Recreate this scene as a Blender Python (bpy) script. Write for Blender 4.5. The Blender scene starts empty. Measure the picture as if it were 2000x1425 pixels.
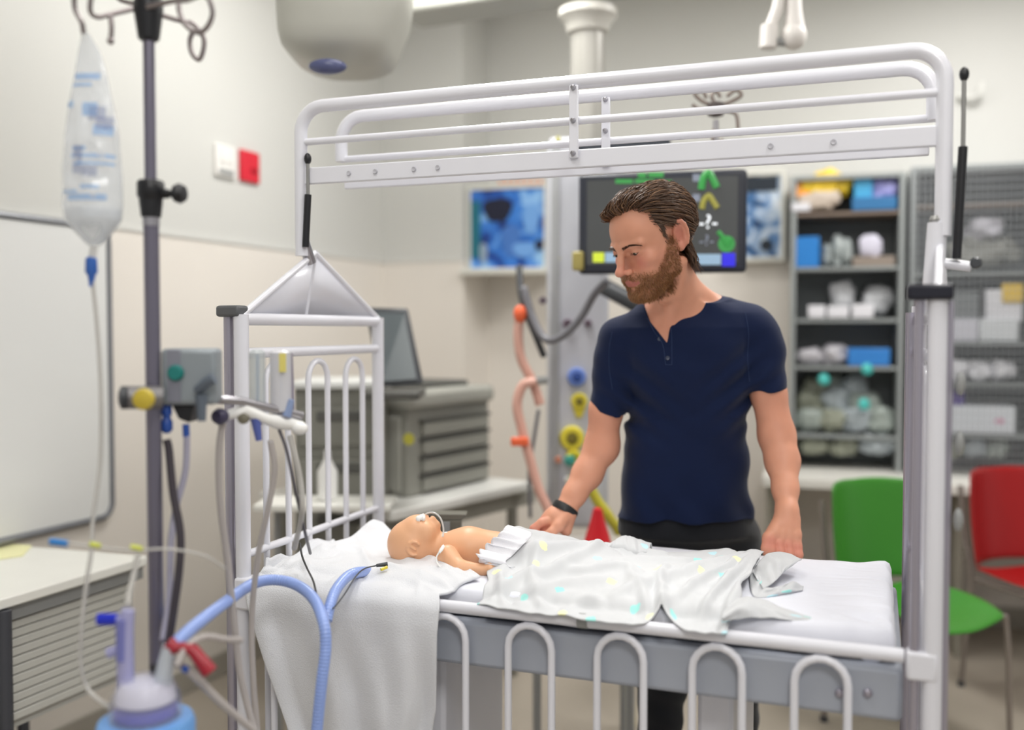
import bpy, math, random
import numpy as np
from mathutils import Vector, Matrix, noise
random.seed(7); np.random.seed(7)
S = bpy.context.scene
COL = S.collection
# ---------------------------------------------------------------- camera
F = 1900.0; CAMZ = 1.42; PITCH = math.atan((712.5 - 645) / F)
cd = bpy.data.cameras.new('camera'); cam = bpy.data.objects.new('camera', cd); COL.objects.link(cam)
cam.location = (0, 0, CAMZ); cam.rotation_euler = (math.pi/2 - PITCH, 0, 0)
cd.sensor_width = 36; cd.lens = 36*F/2000; cd.clip_start = .02
cd.dof.use_dof = True; cd.dof.focus_distance = 2.14; cd.dof.aperture_fstop = 1.0
S.camera = cam
S.view_settings.view_transform = 'Standard'; S.view_settings.look = 'None'
S.view_settings.gamma = 1; S.view_settings.use_curve_mapping = False
S.view_settings.exposure = 0.0
S.cycles.use_denoising = True
S.cycles.max_bounces = 8; S.cycles.transparent_max_bounces = 16
# ---------------------------------------------------------------- light
w = bpy.data.worlds.new('world'); S.world = w; w.use_nodes = True
w.node_tree.nodes['Background'].inputs[0].default_value = (1, .99, .975, 1)
w.node_tree.nodes['Background'].inputs[1].default_value = .54
def area(name, loc, sx, sy, power, col=(1, .985, .965), rot=(0, 0, 0)):
    l = bpy.data.lights.new(name, 'AREA'); l.shape = 'RECTANGLE'; l.size = sx; l.size_y = sy
    l.energy = power; l.color = col
    o = bpy.data.objects.new(name, l); COL.objects.link(o); o.location = loc; o.rotation_euler = rot
    return o
CEIL = 3.2
PANELS = [(-.55, 1.3, 9), (1.1, 1.3, 13), (-.2, 3.3, 40), (1.9, 3.3, 36), (.3, -.9, 42)]
for i, (x, y, e) in enumerate(PANELS):
    area('ceiling_lamp', (x, y, CEIL - .07), .58, 1.18, e)
# ---------------------------------------------------------------- pixel -> world
FWD = np.array((0, math.cos(PITCH), -math.sin(PITCH))); UP = np.array((0, math.sin(PITCH), math.cos(PITCH))); RT = np.array((1., 0, 0)); CP = np.array((0, 0, CAMZ))
def ray(px, py): return RT*(px-1000)/F + UP*(712.5-py)/F + FWD
def W(px, py, Y): r = ray(px, py); return CP + r*(Y/r[1])
def PZ(px, py, z): r = ray(px, py); return CP + r*((z-CAMZ)/r[2])
def proj(P):
    d = P - CP; f = d@FWD
    return 1000 + F*(d@RT)/f, 712.5 - F*(d@UP)/f
def PL(px, py, p0, n):
    r = ray(px, py); return CP + r*(((np.array(p0)-CP)@n)/(r@n))
# ---------------------------------------------------------------- materials
def lin(c): return c/12.92 if c <= .04045 else ((c+.055)/1.055)**2.4
def rgb(r, g, b): return (lin(r/255), lin(g/255), lin(b/255), 1)
MATS = {}
def mat(name, col, rough=.5, metal=0, bump=0, bscale=200, var=0, vscale=8, alpha=1, emit=0, trans=0, sheen=0, sss=0, spec=.5, coat=0, attr=None, bdist=.002):
    if name in MATS: return MATS[name]
    m = bpy.data.materials.new(name); m.use_nodes = True; nt = m.node_tree; N = nt.nodes; L = nt.links
    b = N['Principled BSDF']
    if len(col) == 3: col = rgb(*col)
    b.inputs['Base Color'].default_value = col
    b.inputs['Roughness'].default_value = rough; b.inputs['Metallic'].default_value = metal
    b.inputs['Specular IOR Level'].default_value = spec
    b.inputs['Alpha'].default_value = alpha
    b.inputs['Transmission Weight'].default_value = trans
    b.inputs['Sheen Weight'].default_value = sheen
    b.inputs['Coat Weight'].default_value = coat
    if sss:
        b.inputs['Subsurface Weight'].default_value = sss; b.inputs['Subsurface Radius'].default_value = (.012, .005, .003); b.inputs['Subsurface Scale'].default_value = 1
    if emit:
        b.inputs['Emission Color'].default_value = col; b.inputs['Emission Strength'].default_value = emit
    tc = N.new('ShaderNodeTexCoord')
    src = None
    if attr:
        a = N.new('ShaderNodeAttribute'); a.attribute_name = attr; src = a.outputs['Color']
    if var or not (bump or attr):
        v = var or .03
        n = N.new('ShaderNodeTexNoise'); n.inputs['Scale'].default_value = vscale; n.inputs['Detail'].default_value = 4
        L.new(tc.outputs['Object'], n.inputs['Vector'])
        mp = N.new('ShaderNodeMapRange'); mp.inputs['To Min'].default_value = 1-v; mp.inputs['To Max'].default_value = 1+v
        L.new(n.outputs['Fac'], mp.inputs['Value'])
        mx = N.new('ShaderNodeVectorMath'); mx.operation = 'SCALE'
        if src is not None: L.new(src, mx.inputs[0])
        else: mx.inputs[0].default_value = col[:3]
        L.new(mp.outputs['Result'], mx.inputs['Scale']); src = mx.outputs[0]
    if src is not None: L.new(src, b.inputs['Base Color'])
    if bump:
        n = N.new('ShaderNodeTexNoise'); n.inputs['Scale'].default_value = bscale; n.inputs['Detail'].default_value = 3
        L.new(tc.outputs['Object'], n.inputs['Vector'])
        bp = N.new('ShaderNodeBump'); bp.inputs['Strength'].default_value = bump; bp.inputs['Distance'].default_value = bdist
        L.new(n.outputs['Fac'], bp.inputs['Height']); L.new(bp.outputs['Normal'], b.inputs['Normal'])
    MATS[name] = m; return m
WHITE = mat('white_enamel', (228, 229, 237), .28, coat=.3)
CHROME = mat('brushed_steel', (176, 174, 180), .28, 1)
STEEL = mat('grey_steel', (122, 119, 134), .3, .7)
BLACK = mat('black_plastic', (22, 23, 28), .4)
DGREY = mat('dark_grey_plastic', (58, 61, 66), .45)
GREY = mat('grey_plastic', (150, 152, 152), .5)
# ---------------------------------------------------------------- mesh builder
ROOTM = {}
def place(v, parent):
    if parent is None: return v
    M = np.array(ROOTM[parent.name]); R = M[:3, :3]; return (v - M[:3, 3]) @ R     # R orthonormal: inverse = transpose
class MB:
    def __init__(s): s.v = []; s.f = []; s.n = 0; s.mi = []; s.cur = 0
    def add(s, v, f):
        v = np.asarray(v, float); s.v.append(v); s.f += [tuple(i+s.n for i in q) for q in f]; s.mi += [s.cur]*len(f); s.n += len(v); return s
    def box(s, c, size, R=None):
        x, y, z = np.array(size)/2
        v = np.array([(a*x, b*y, d*z) for a in (-1, 1) for b in (-1, 1) for d in (-1, 1)])
        if R is not None: v = v @ np.array(R).T
        return s.add(v+np.array(c), [(0, 1, 3, 2), (4, 6, 7, 5), (0, 4, 5, 1), (2, 3, 7, 6), (0, 2, 6, 4), (1, 5, 7, 3)])
    def tube(s, path, r, n=10, cap=True, flat=1):
        P = np.array(path, float); m = len(P); rs = np.full(m, r) if np.isscalar(r) else np.array(r, float)
        T = np.gradient(P, axis=0) if m > 2 else np.array([P[1]-P[0]]*2)
        T /= np.linalg.norm(T, axis=1)[:, None] + 1e-12
        a = np.array((0, 0, 1.)) if abs(T[0][2]) < .9 else np.array((1., 0, 0))
        u = np.cross(T[0], a); u /= np.linalg.norm(u); V = []
        for i in range(m):
            u = u - T[i]*(u@T[i]); u /= np.linalg.norm(u)+1e-12; w_ = np.cross(T[i], u)
            for k in range(n):
                t = 2*math.pi*k/n; V.append(P[i]+rs[i]*(math.cos(t)*u+flat*math.sin(t)*w_))
        f = [(i*n+k, i*n+(k+1) % n, (i+1)*n+(k+1) % n, (i+1)*n+k) for i in range(m-1) for k in range(n)]
        if cap: f += [tuple(range(n-1, -1, -1)), tuple((m-1)*n+k for k in range(n))]
        return s.add(V, f)
    def lathe(s, prof, c, axis=(0, 0, 1), n=24):
        ax = np.array(axis, float); ax /= np.linalg.norm(ax)
        a = np.array((1., 0, 0)) if abs(ax[0]) < .8 else np.array((0, 1., 0))
        u = np.cross(ax, a); u /= np.linalg.norm(u); w_ = np.cross(ax, u); V = []
        for (r, h) in prof:
            for k in range(n):
                t = 2*math.pi*k/n; V.append(np.array(c)+ax*h+r*(math.cos(t)*u+math.sin(t)*w_))
        m = len(prof)
        f = [(i*n+k, i*n+(k+1) % n, (i+1)*n+(k+1) % n, (i+1)*n+k) for i in range(m-1) for k in range(n)]
        f += [tuple(range(n-1, -1, -1)), tuple((m-1)*n+k for k in range(n))]
        return s.add(V, f)
    def ball(s, c, r, n=12, R=None):
        r = np.array(r if hasattr(r, '__len__') else (r, r, r)); V = []
        for i in range(1, n):
            p = math.pi*i/n
            for k in range(2*n):
                t = math.pi*k/n; V.append((math.sin(p)*math.cos(t), math.sin(p)*math.sin(t), math.cos(p)))
        V += [(0, 0, 1), (0, 0, -1)]; V = np.array(V)*r
        if R is not None: V = V @ np.array(R).T
        m = 2*n; f = [(i*m+k, (i+1)*m+k, (i+1)*m+(k+1) % m, i*m+(k+1) % m) for i in range(n-2) for k in range(m)]
        T = (n-1)*m; f += [(T, k, (k+1) % m) for k in range(m)] + [(T+1, (n-2)*m+(k+1) % m, (n-2)*m+k) for k in range(m)]
        return s.add(V+np.array(c), f)
    def prism(s, pts, off):
        P = np.array(pts, float); n = len(P); o = np.array(off, float)
        return s.add(np.vstack([P, P+o]), [tuple(range(n-1, -1, -1)), tuple(range(n, 2*n))] + [(i, (i+1) % n, n+(i+1) % n, n+i) for i in range(n)])
    def grid(s, G):
        nu, nv = G.shape[:2]
        return s.add(G.reshape(-1, 3), [(i*nv+j, (i+1)*nv+j, (i+1)*nv+j+1, i*nv+j+1) for i in range(nu-1) for j in range(nv-1)])
    def build(s, name, m, parent=None, smooth=None, bevel=0, local=False, solid=0, subsurf=0, mats=None, seg=2):
        v = np.vstack(s.v)
        if parent is not None and not local: v = place(v, parent)
        loc = None
        if parent is None:
            loc = np.array(((v[:, 0].min()+v[:, 0].max())/2, (v[:, 1].min()+v[:, 1].max())/2, v[:, 2].min())); v = v-loc
        me = bpy.data.meshes.new(name); me.from_pydata(v.tolist(), [], s.f); me.validate()
        for mm in (mats or [m]): me.materials.append(mm)
        if mats: me.polygons.foreach_set('material_index', s.mi)
        me.shade_smooth()
        if smooth is not True: me.set_sharp_from_angle(angle=math.radians(smooth or 40))
        o = bpy.data.objects.new(name, me); COL.objects.link(o)
        if parent is not None: o.parent = parent; ROOTM[o.name] = ROOTM[parent.name]
        else: o.location = loc; ROOTM[o.name] = Matrix.Translation(Vector(loc.tolist()))
        if solid:
            md = o.modifiers.new('solid', 'SOLIDIFY'); md.thickness = solid; md.offset = 0
        if subsurf:
            md = o.modifiers.new('sub', 'SUBSURF'); md.levels = md.render_levels = subsurf
        if bevel:
            md = o.modifiers.new('bevel', 'BEVEL'); md.width = bevel; md.segments = seg; md.limit_method = 'ANGLE'; md.harden_normals = False
        return o
def tag(o, label, cat, group=None, kind=None):
    if label: o['label'] = label
    if cat: o['category'] = cat
    if group: o['group'] = group
    if kind: o['kind'] = kind
    return o
def thing(name, label, cat, loc=(0, 0, 0), rz=0, group=None):
    o = bpy.data.objects.new(name, None); COL.objects.link(o); o.location = loc; o.rotation_euler = (0, 0, rz); o.empty_display_size = .05
    M = Matrix.Translation(Vector(tuple(float(a) for a in loc))) @ Matrix.Rotation(rz, 4, 'Z'); ROOTM[o.name] = M
    return tag(o, label, cat, group)
def struct(o): o['kind'] = 'structure'; return o
def spline(pts, n=12, closed=False):
    P = np.array(pts, float)
    if len(P) < 3: return P
    Q = np.vstack([2*P[0]-P[1], P, 2*P[-1]-P[-2]]); out = []
    for i in range(1, len(Q)-2):
        for t in np.linspace(0, 1, n, endpoint=False):
            a, b, c, d = Q[i-1], Q[i], Q[i+1], Q[i+2]
            out.append(.5*((2*b)+(-a+c)*t+(2*a-5*b+4*c-d)*t*t+(-a+3*b-3*c+d)*t**3))
    out.append(P[-1]); return np.array(out)
def rotz(a): c, s_ = math.cos(a), math.sin(a); return np.array(((c, -s_, 0), (s_, c, 0), (0, 0, 1.)))
def rotax(ax, a): return np.array(Matrix.Rotation(a, 3, Vector(ax)))
def polyf(pts, x):
    p = np.array(pts, float); return np.interp(x, p[:, 0], p[:, 1])
def text(body, name, size, loc, R, m, parent, ext=.0006):
    c = bpy.data.curves.new(name, 'FONT'); c.body = body; c.size = size; c.extrude = ext; c.align_x = 'CENTER'; c.align_y = 'CENTER'
    t = bpy.data.objects.new(name, c); me = bpy.data.meshes.new_from_object(t); bpy.data.objects.remove(t)
    n = len(me.vertices); v = np.zeros(n*3); me.vertices.foreach_get('co', v); v = v.reshape(-1, 3) @ np.array(R).T + np.array(loc)
    v = place(v, parent); me.vertices.foreach_set('co', v.ravel()); me.materials.clear(); me.materials.append(m); me.update()
    o = bpy.data.objects.new(name, me); COL.objects.link(o); o.parent = parent; return o
# ================================================================ ROOM
WALLW = mat('wall_paint', (210, 210, 206), .6, var=.015, vscale=2)
WALLB = mat('wall_vinyl_beige', (233, 227, 219), .45, var=.02, vscale=3)
C0 = W(748, 600, 5.2); C0[2] = 0
LD = np.array((.38, .925, 0)); LD /= np.linalg.norm(LD)          # left wall direction, away from the camera
BD = np.array((.956, -.292, 0)); BD /= np.linalg.norm(BD)        # back wall direction, to the right
LN = np.array((LD[1], -LD[0], 0)); BN = np.array((BD[1], -BD[0], 0))  # normals into the room (left wall: to the right; back: to camera)
JOINT = 1.79
C1 = PL(905, 640, C0, BN); C1[2] = 0
C2 = C1 + LD*.33
C3 = C2 + BD*4.2
def wall(name, a, b, n, z0=0, z1=CEIL, t=.12):
    for nm, u0, u1, m in ((name, JOINT, z1, WALLW), (name, z0, JOINT, WALLB)):
        mb = MB(); p = [a+np.array((0, 0, u0)), b+np.array((0, 0, u0)), b+np.array((0, 0, u1)), a+np.array((0, 0, u1))]
        mb.prism(p, -n*t); struct(mb.build(nm, m))
Z = np.array((0, 0, 1.))
wall('wall_left', C0-LD*6.5, C0, LN)
wall('wall_back', C0, C1, BN)
wall('wall_back', C2, C3, BN)
wall('wall_back', C1-BD*.0, C2, LN)
# joint strips of the vinyl
JS = mat('joint_strip', (216, 216, 212), .4)
mb = MB()
for a, b, n in ((C0-LD*6.5, C0, LN), (C0, C1, BN), (C2, C3, BN)):
    mb.prism([a+Z*(JOINT-.012), b+Z*(JOINT-.012), b+Z*(JOINT+.012), a+Z*(JOINT+.012)], n*.006)
struct(mb.build('trim_1', JS))
mb = MB()
SK = mat('skirting', (165, 160, 150), .5)
for a, b, n, nm in ((C0-LD*6.5, C0, LN, 'left'), (C0, C1, BN, 'back'), (C2, C3, BN, 'back')):
    m2 = MB(); m2.prism([a, b, b+Z*.1, a+Z*.1], n*.012); struct(m2.build('baseboard_'+nm, SK, bevel=.003))
FLOORM = mat('floor_vinyl', (172, 163, 150), .35, var=.05, vscale=5, bump=.05, bscale=80)
mb = MB(); mb.box((1, 1.6, -.05), (12, 11, .1)); struct(mb.build('floor', FLOORM))
mb = MB(); mb.box((1, 1.6, CEIL+.05), (12, 11, .1)); struct(mb.build('ceiling', mat('ceiling_paint', (238, 237, 232), .8)))
LAMP = mat('lamp_diffuser', (255, 252, 245), .5, emit=3)
for i, (x, y, e) in enumerate(PANELS):
    t = thing('ceiling_light', 'recessed rectangular ceiling light panel above ' + ('the whiteboard side', 'the cot', 'the pendant column', 'the shelving', 'the near end of the room')[i], 'ceiling light', (x, y, CEIL), group='ceiling light panels')
    MB().box((x, y, CEIL-.02), (.64, 1.24, .05)).build('frame', WHITE, t, bevel=.004)
    MB().box((x, y, CEIL-.05), (.56, 1.16, .012)).build('diffuser', LAMP, t)
# ---------------------------------------------------------------- whiteboard on the left wall
def LW(px, py, off=0): return PL(px, py, C0+LN*off, LN)
def LT(t, z, off=0): return C0 - LD*t + LN*off + Z*z
tR = (C0-LW(206, 640)) @ LD
t = thing('whiteboard', 'large wall mounted whiteboard with grey metal frame, behind the hanging fluid bag', 'whiteboard', LT(tR+.9, .8, .01))
zt, zb = 1.775, LW(200, 1008)[2]
MB().prism([LT(tR+1.8, zb, .005), LT(tR, zb, .005), LT(tR, zt, .005), LT(tR+1.8, zt, .005)], LN*.014).build('panel', mat('whiteboard_face', (226, 227, 226), .18, var=.02, vscale=3), t)
mb = MB(); r_ = .05
cor = [LT(tR+1.8, zb, .015), LT(tR+r_, zb, .015)] + [LT(tR+r_-r_*math.sin(a), zb+r_-r_*math.cos(a), .015) for a in np.linspace(.2, 1.4, 5)] + [LT(tR, zb+r_, .015), LT(tR, zt-r_, .015)] + [LT(tR+r_-r_*math.cos(a), zt-r_+r_*math.sin(a), .015) for a in np.linspace(.2, 1.4, 5)] + [LT(tR+r_, zt, .015), LT(tR+1.8, zt, .015)]
mb.tube(cor, .013, 8).build('frame', mat('board_frame', (135, 137, 142), .4, .4), t)
# ---------------------------------------------------------------- wall outlets
for nm, px, py, m, lab, wd in (('light_switch', 436, 315, mat('switch_white', (238, 236, 232), .4), 'white plastic switch plate on the left wall beside the red outlet', .085), ('power_outlet', 484, 326, mat('red_plate', (214, 30, 52), .4), 'red wall outlet plate beside the white switch', .085)):
    c = LW(px, py); t = thing(nm, lab, 'outlet' if 'outlet' in nm else 'switch', tuple(c)); h = .13
    R = np.stack([LD, LN, Z], 1)
    MB().box(c+LN*.008, (wd+.04, .016, h), R).build('plate', m, t, bevel=.004)
    if nm == 'light_switch':
        for k in (-1, 1): MB().box(c+LN*.018+LD*k*.022+Z*.01, (.02, .01, .035), R).build('switch', m, t, bevel=.002)
        MB().box(c+LN*.017-Z*.045, (.09, .004, .02), R).build('label_strip', GREY, t)
    else:
        for k in (-1, 1): MB().box(c+LN*.018+LD*(.02+k*.012)-Z*.015, (.012, .01, .02), R).build('socket', mat('red_dark', (170, 20, 40), .4), t, bevel=.001)
# ================================================================ COT
B0 = np.array((.692, 1.645, 0)); BA = -math.radians(20.5)
cot = thing('hospital_cot', 'white metal hospital cot with raised overhead canopy frame and lowered near gate', 'cot', tuple(B0), BA)
BR = rotz(BA); ER = BR[:, 0]; EW = BR[:, 1]
L_ = 1.358; WD = .622
def B(x, y, z): return B0 + ER*x + EW*y + Z*z            # x: 0 foot end .. -L_ head end ; y: 0 near side
def Bloc(P): d = np.asarray(P)-B0; return d@ER, d@EW, d[..., 2]
def arch(x0, x1, zb_, zt_, fn, n=10):
    r = (x1-x0)/2; c = (x0+x1)/2
    return [fn(x0, zb_)] + [fn(c-r*math.cos(a), zt_-r+r*math.sin(a)) for a in np.linspace(0, math.pi, n)] + [fn(x1, zb_)]
RAILZ = .862
def rod(a, b, r, name, m=WHITE, n=12, par=None): return MB().tube([a, b], r, n).build(name, m, par or cot)
# near gate, lowered
rod(B(-L_, 0, RAILZ), B(-.02, 0, RAILZ), .0125, 'gate_rail', n=16)
MB().tube([B(-.602, 0, RAILZ), B(-.582, 0, RAILZ)], .0145, 14).build('rail_collar', GREY, cot)
for k in range(8):
    xc = -.155 - .1815*k
    if xc < -L_+.05: break
    MB().tube(arch(xc-.045, xc+.045, .30, .843, lambda x, z: B(x, -.006, z)), .0075, 10).build('bar_loop', WHITE, cot)
rod(B(-L_, -.006, .30), B(-.02, -.006, .30), .011, 'gate_rail')
# posts
def post(x, y, ztop, name='post', r=.0165, m=WHITE): return MB().tube([B(x, y, .12), B(x, y, ztop)], r, 18).build(name, m, cot)
post(.024, .0, 1.475); post(.02, WD, 1.475); post(-L_-.012, .0, 1.455); post(-L_-.012, WD, 1.455)
STEELG = mat('dark_chrome', (170, 166, 178), .3, .6)
post(-.004, -.004, 1.47, 'slide_tube', .0085, STEELG); post(.045, .02, 1.47, 'slide_tube', .0065, STEELG); post(.0, WD-.03, 1.46, 'slide_tube', .01, STEELG)
post(-L_-.045, .0, 1.455, 'slide_tube', .0105, STEELG)
MB().box(B(.012, .0, 1.484), (.072, .05, .026), BR).build('post_cap', mat('navy_black', (14, 16, 34), .4), cot, bevel=.005)
MB().box(B(-L_-.035, 0, 1.462), (.06, .04, .025), BR).build('post_cap', mat('cap_grey', (90, 92, 95), .4), cot, bevel=.006)
MB().box(B(.008, 0, .85), (.05, .036, .05), BR).build('corner_block', WHITE, cot, bevel=.006)
MB().box(B(-L_, 0, .845), (.045, .045, .07), BR).build('corner_block', WHITE, cot, bevel=.006)
for zz in (1.1, 1.23, 1.33): MB().ball(B(.062, .01, zz), (.008, .008, .02), 6).build('latch', GREY, cot)
# end panels
for xe, nm in ((-L_-.012, 'head'), (.024, 'foot')):
    rod(B(xe, -.0, 1.445), B(xe, WD, 1.445), .014, 'end_rail')
    rod(B(xe, 0, 1.37), B(xe, WD, 1.37), .012, 'end_rail')
    rod(B(xe, 0, .925), B(xe, WD, .925), .009, 'end_rail')
    rod(B(xe, 0, .45), B(xe, WD, .45), .011, 'end_rail')
    for k in range(3):
        yc = .133 + k*.178
        MB().tube(arch(yc-.0445, yc+.0445, .45, 1.345, lambda y, z: B(xe, y, z)), .0075, 10).build('bar_loop', WHITE, cot)
    # gusset
    ap = B(xe + (.0 if nm == 'head' else .02), .30, 1.61); a = B(xe, .0, 1.452); b = B(xe, WD, 1.452); mid = B(xe + (-.03 if nm == 'head' else .03), .30, 1.455)
    mb = MB(); mb.add([ap, a, mid, b], [(0, 1, 2), (0, 2, 3)]); mb.build('gusset', WHITE, cot, solid=.006)
    rod(ap, a, .008, 'gusset_edge'); rod(ap, b, .008, 'gusset_edge'); rod(ap, mid, .007, 'gusset_edge')
# canopy: two hoops
xl, xr = -L_-.012, .045
GUN = mat('strut_grey', (150, 150, 148), .35, .6)
for yy, zt, x0, x1, zb_ in ((.25, 1.955, xl-.005, xr, 1.60), (.38, 1.955, xl+.03, xr-.012, 1.845)):
    r = .06; p = [B(x0, yy, zb_)] + [B(x0+r-r*math.cos(a), yy, zt-r+r*math.sin(a)) for a in np.linspace(0, math.pi/2, 8)] + [B(x1-r+r*math.sin(a), yy, zt-r+r*math.cos(a)) for a in np.linspace(0, math.pi/2, 8)] + [B(x1, yy, zb_)]
    MB().tube(p, .0155, 14).build('canopy_hoop', WHITE, cot)
MB().box(B((xl+xr)/2, .25, 1.79), (xr-xl, .012, .04), BR).build('canopy_rail', WHITE, cot, bevel=.003)
MB().box(B((xl+xr)/2+.01, .38, 1.79), (xr-xl-.06, .012, .03), BR).build('canopy_rail', WHITE, cot, bevel=.003)
rod(B(xl, .25, 1.872), B(xr, .25, 1.872), .0085, 'canopy_rail'); rod(B(xl+.03, .38, 1.85), B(xr, .38, 1.85), .0085, 'canopy_rail')
for px, yy in ((1124, .25), (1186, .38)):
    xx = -.62 if yy < .3 else -.615
    q = PL(px, 250, B(0, yy, 0), EW); xx = Bloc(q)[0]
    MB().box(B(xx, yy-.012, 1.868), (.02, .008, .155), BR).build('canopy_strap', WHITE, cot, bevel=.002)
    for zz in (1.80, 1.94, 1.87): MB().lathe([(.006, 0), (.005, .006), (.001, .007)], B(xx, yy-.017, zz), -EW, 10).build('bolt', CHROME, cot)
for q in (xl+.13, xl+.2, xl+.3, xl+.36, xr-.32, xr-.2): MB().lathe([(.006, 0), (.005, .003), (.002, .002)], B(q, .243, 1.79), -EW, 10).build('bolt', mat('bolt_pale', (190, 190, 198), .4), cot)
for x0, a, b, c in ((xl+.02, 1.83, 1.735, 1.62), (xr+.032, 1.90, 1.755, 1.555)):
    y0 = .24
    MB().tube([B(x0, y0, a), B(x0, y0, b)], .0042, 10).build('gas_strut_rod', GUN, cot)
    MB().tube([B(x0, y0, b+.01), B(x0-.008, y0, c)], .0085, 12).build('gas_strut', BLACK, cot)
    MB().ball(B(x0, y0, a), (.009, .009, .014), 8).build('strut_end', BLACK, cot)
MB().tube([B(xr-.01, .25, 1.625), B(xr-.015, .25, 1.5)], [.018, .02], 14).build('canopy_socket', WHITE, cot)
MB().tube([B(xr-.01, .25, 1.55), B(xr+.05, .25, 1.54)], .01, 12).build('canopy_bracket', WHITE, cot)
MB().lathe([(.008, 0), (.011, .006), (.008, .012)], B(xr+.055, .22, 1.545), -EW, 12).build('knob', DGREY, cot)
MB().lathe([(.012, 0), (.015, .006), (.012, .014)], B(xr-.01, .25, 1.625), (0, 0, 1), 12).build('collar', GUN, cot)
MB().tube([B(xl, .25, 1.635), B(xl, .28, 1.585)], .014, 12).build('canopy_socket', CHROME, cot)
# mattress platform
PLAT = mat('platform_grey', (168, 174, 186), .4)
MB().box(B(-L_/2+.01, WD/2, .785), (L_-.06, WD-.03, .095), BR).build('platform', PLAT, cot, bevel=.01)
for k in (0, 1): MB().box(B(-.36-.62*k, WD/2, .55), (.07, .36, .4), BR).build('lift_leg', WHITE, cot, bevel=.01)
MB().box(B(-L_/2, .04, .30), (L_, .04, .05), BR).build('base_beam', WHITE, cot, bevel=.006); MB().box(B(-L_/2, WD-.04, .30), (L_, .04, .05), BR).build('base_beam', WHITE, cot, bevel=.006)
MB().box(B(-L_/2, WD/2, .30), (.05, WD-.06, .05), BR).build('base_beam', WHITE, cot, bevel=.006)
for x in (.024, -L_-.012):
    for y in (0, WD):
        mb = MB(); c = B(x, y, .06); mb.lathe([(.02, -.012), (.055, -.012), (.06, -.006), (.06, .006), (.055, .012), (.02, .012)], c, ER, 20)
        wv = mb.build('castor', DGREY, cot); MB().box(c+Z*.065, (.04, .05, .03), BR).build('castor_fork', GREY, wv and cot, bevel=.004)
for px in (1640, 1695):
    q = PL(px, 1350, B(0, .02, 0), EW); MB().lathe([(.008, 0), (.008, .01), (.004, .014)], q, -EW, 12).build('bolt', STEELG, cot)
# ================================================================ SDF ENGINE
def V3(p): return np.asarray(p, float)
def rc(P, a, b, ra, rb):
    a = V3(a); b = V3(b); ba = b-a; t = np.clip(((P-a)@ba)/(ba@ba), 0, 1)
    return np.linalg.norm(P-a-t[:, None]*ba, axis=1) - (ra+(rb-ra)*t)
def chain(P, pts, rs, k=.004):
    d = None
    for i in range(len(pts)-1):
        e = rc(P, pts[i], pts[i+1], rs[i], rs[i+1]); d = e if d is None else smin(d, e, k)
    return d
def ell(P, c, r, R=None):
    q = P-V3(c)
    if R is not None: q = q@R
    r = V3(r); k0 = np.linalg.norm(q/r, axis=1); k1 = np.linalg.norm(q/(r*r), axis=1)+1e-9
    return np.where(k0 < 1e-4, -r.min(), k0*(k0-1)/k1)
def smin(a, b, k):
    h = np.maximum(k-np.abs(a-b), 0)/k; return np.minimum(a, b)-h*h*k*.25
def ssub(a, b, k): return -smin(-a, b, k)
def poly2(x, y, pts):
    n = len(pts); d = np.full(len(x), 1e9); s = np.ones(len(x))
    for i in range(n):
        ax, ay = pts[i]; bx, by = pts[i-1]; ex, ey = bx-ax, by-ay; wx, wy = x-ax, y-ay
        t = np.clip((wx*ex+wy*ey)/(ex*ex+ey*ey), 0, 1); d = np.minimum(d, (wx-ex*t)**2+(wy-ey*t)**2)
        c1 = y >= ay; c2 = y < by; c3 = ex*wy > ey*wx
        s = np.where((c1 & c2 & c3) | (~c1 & ~c2 & ~c3), -s, s)
    return s*np.sqrt(d)
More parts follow.
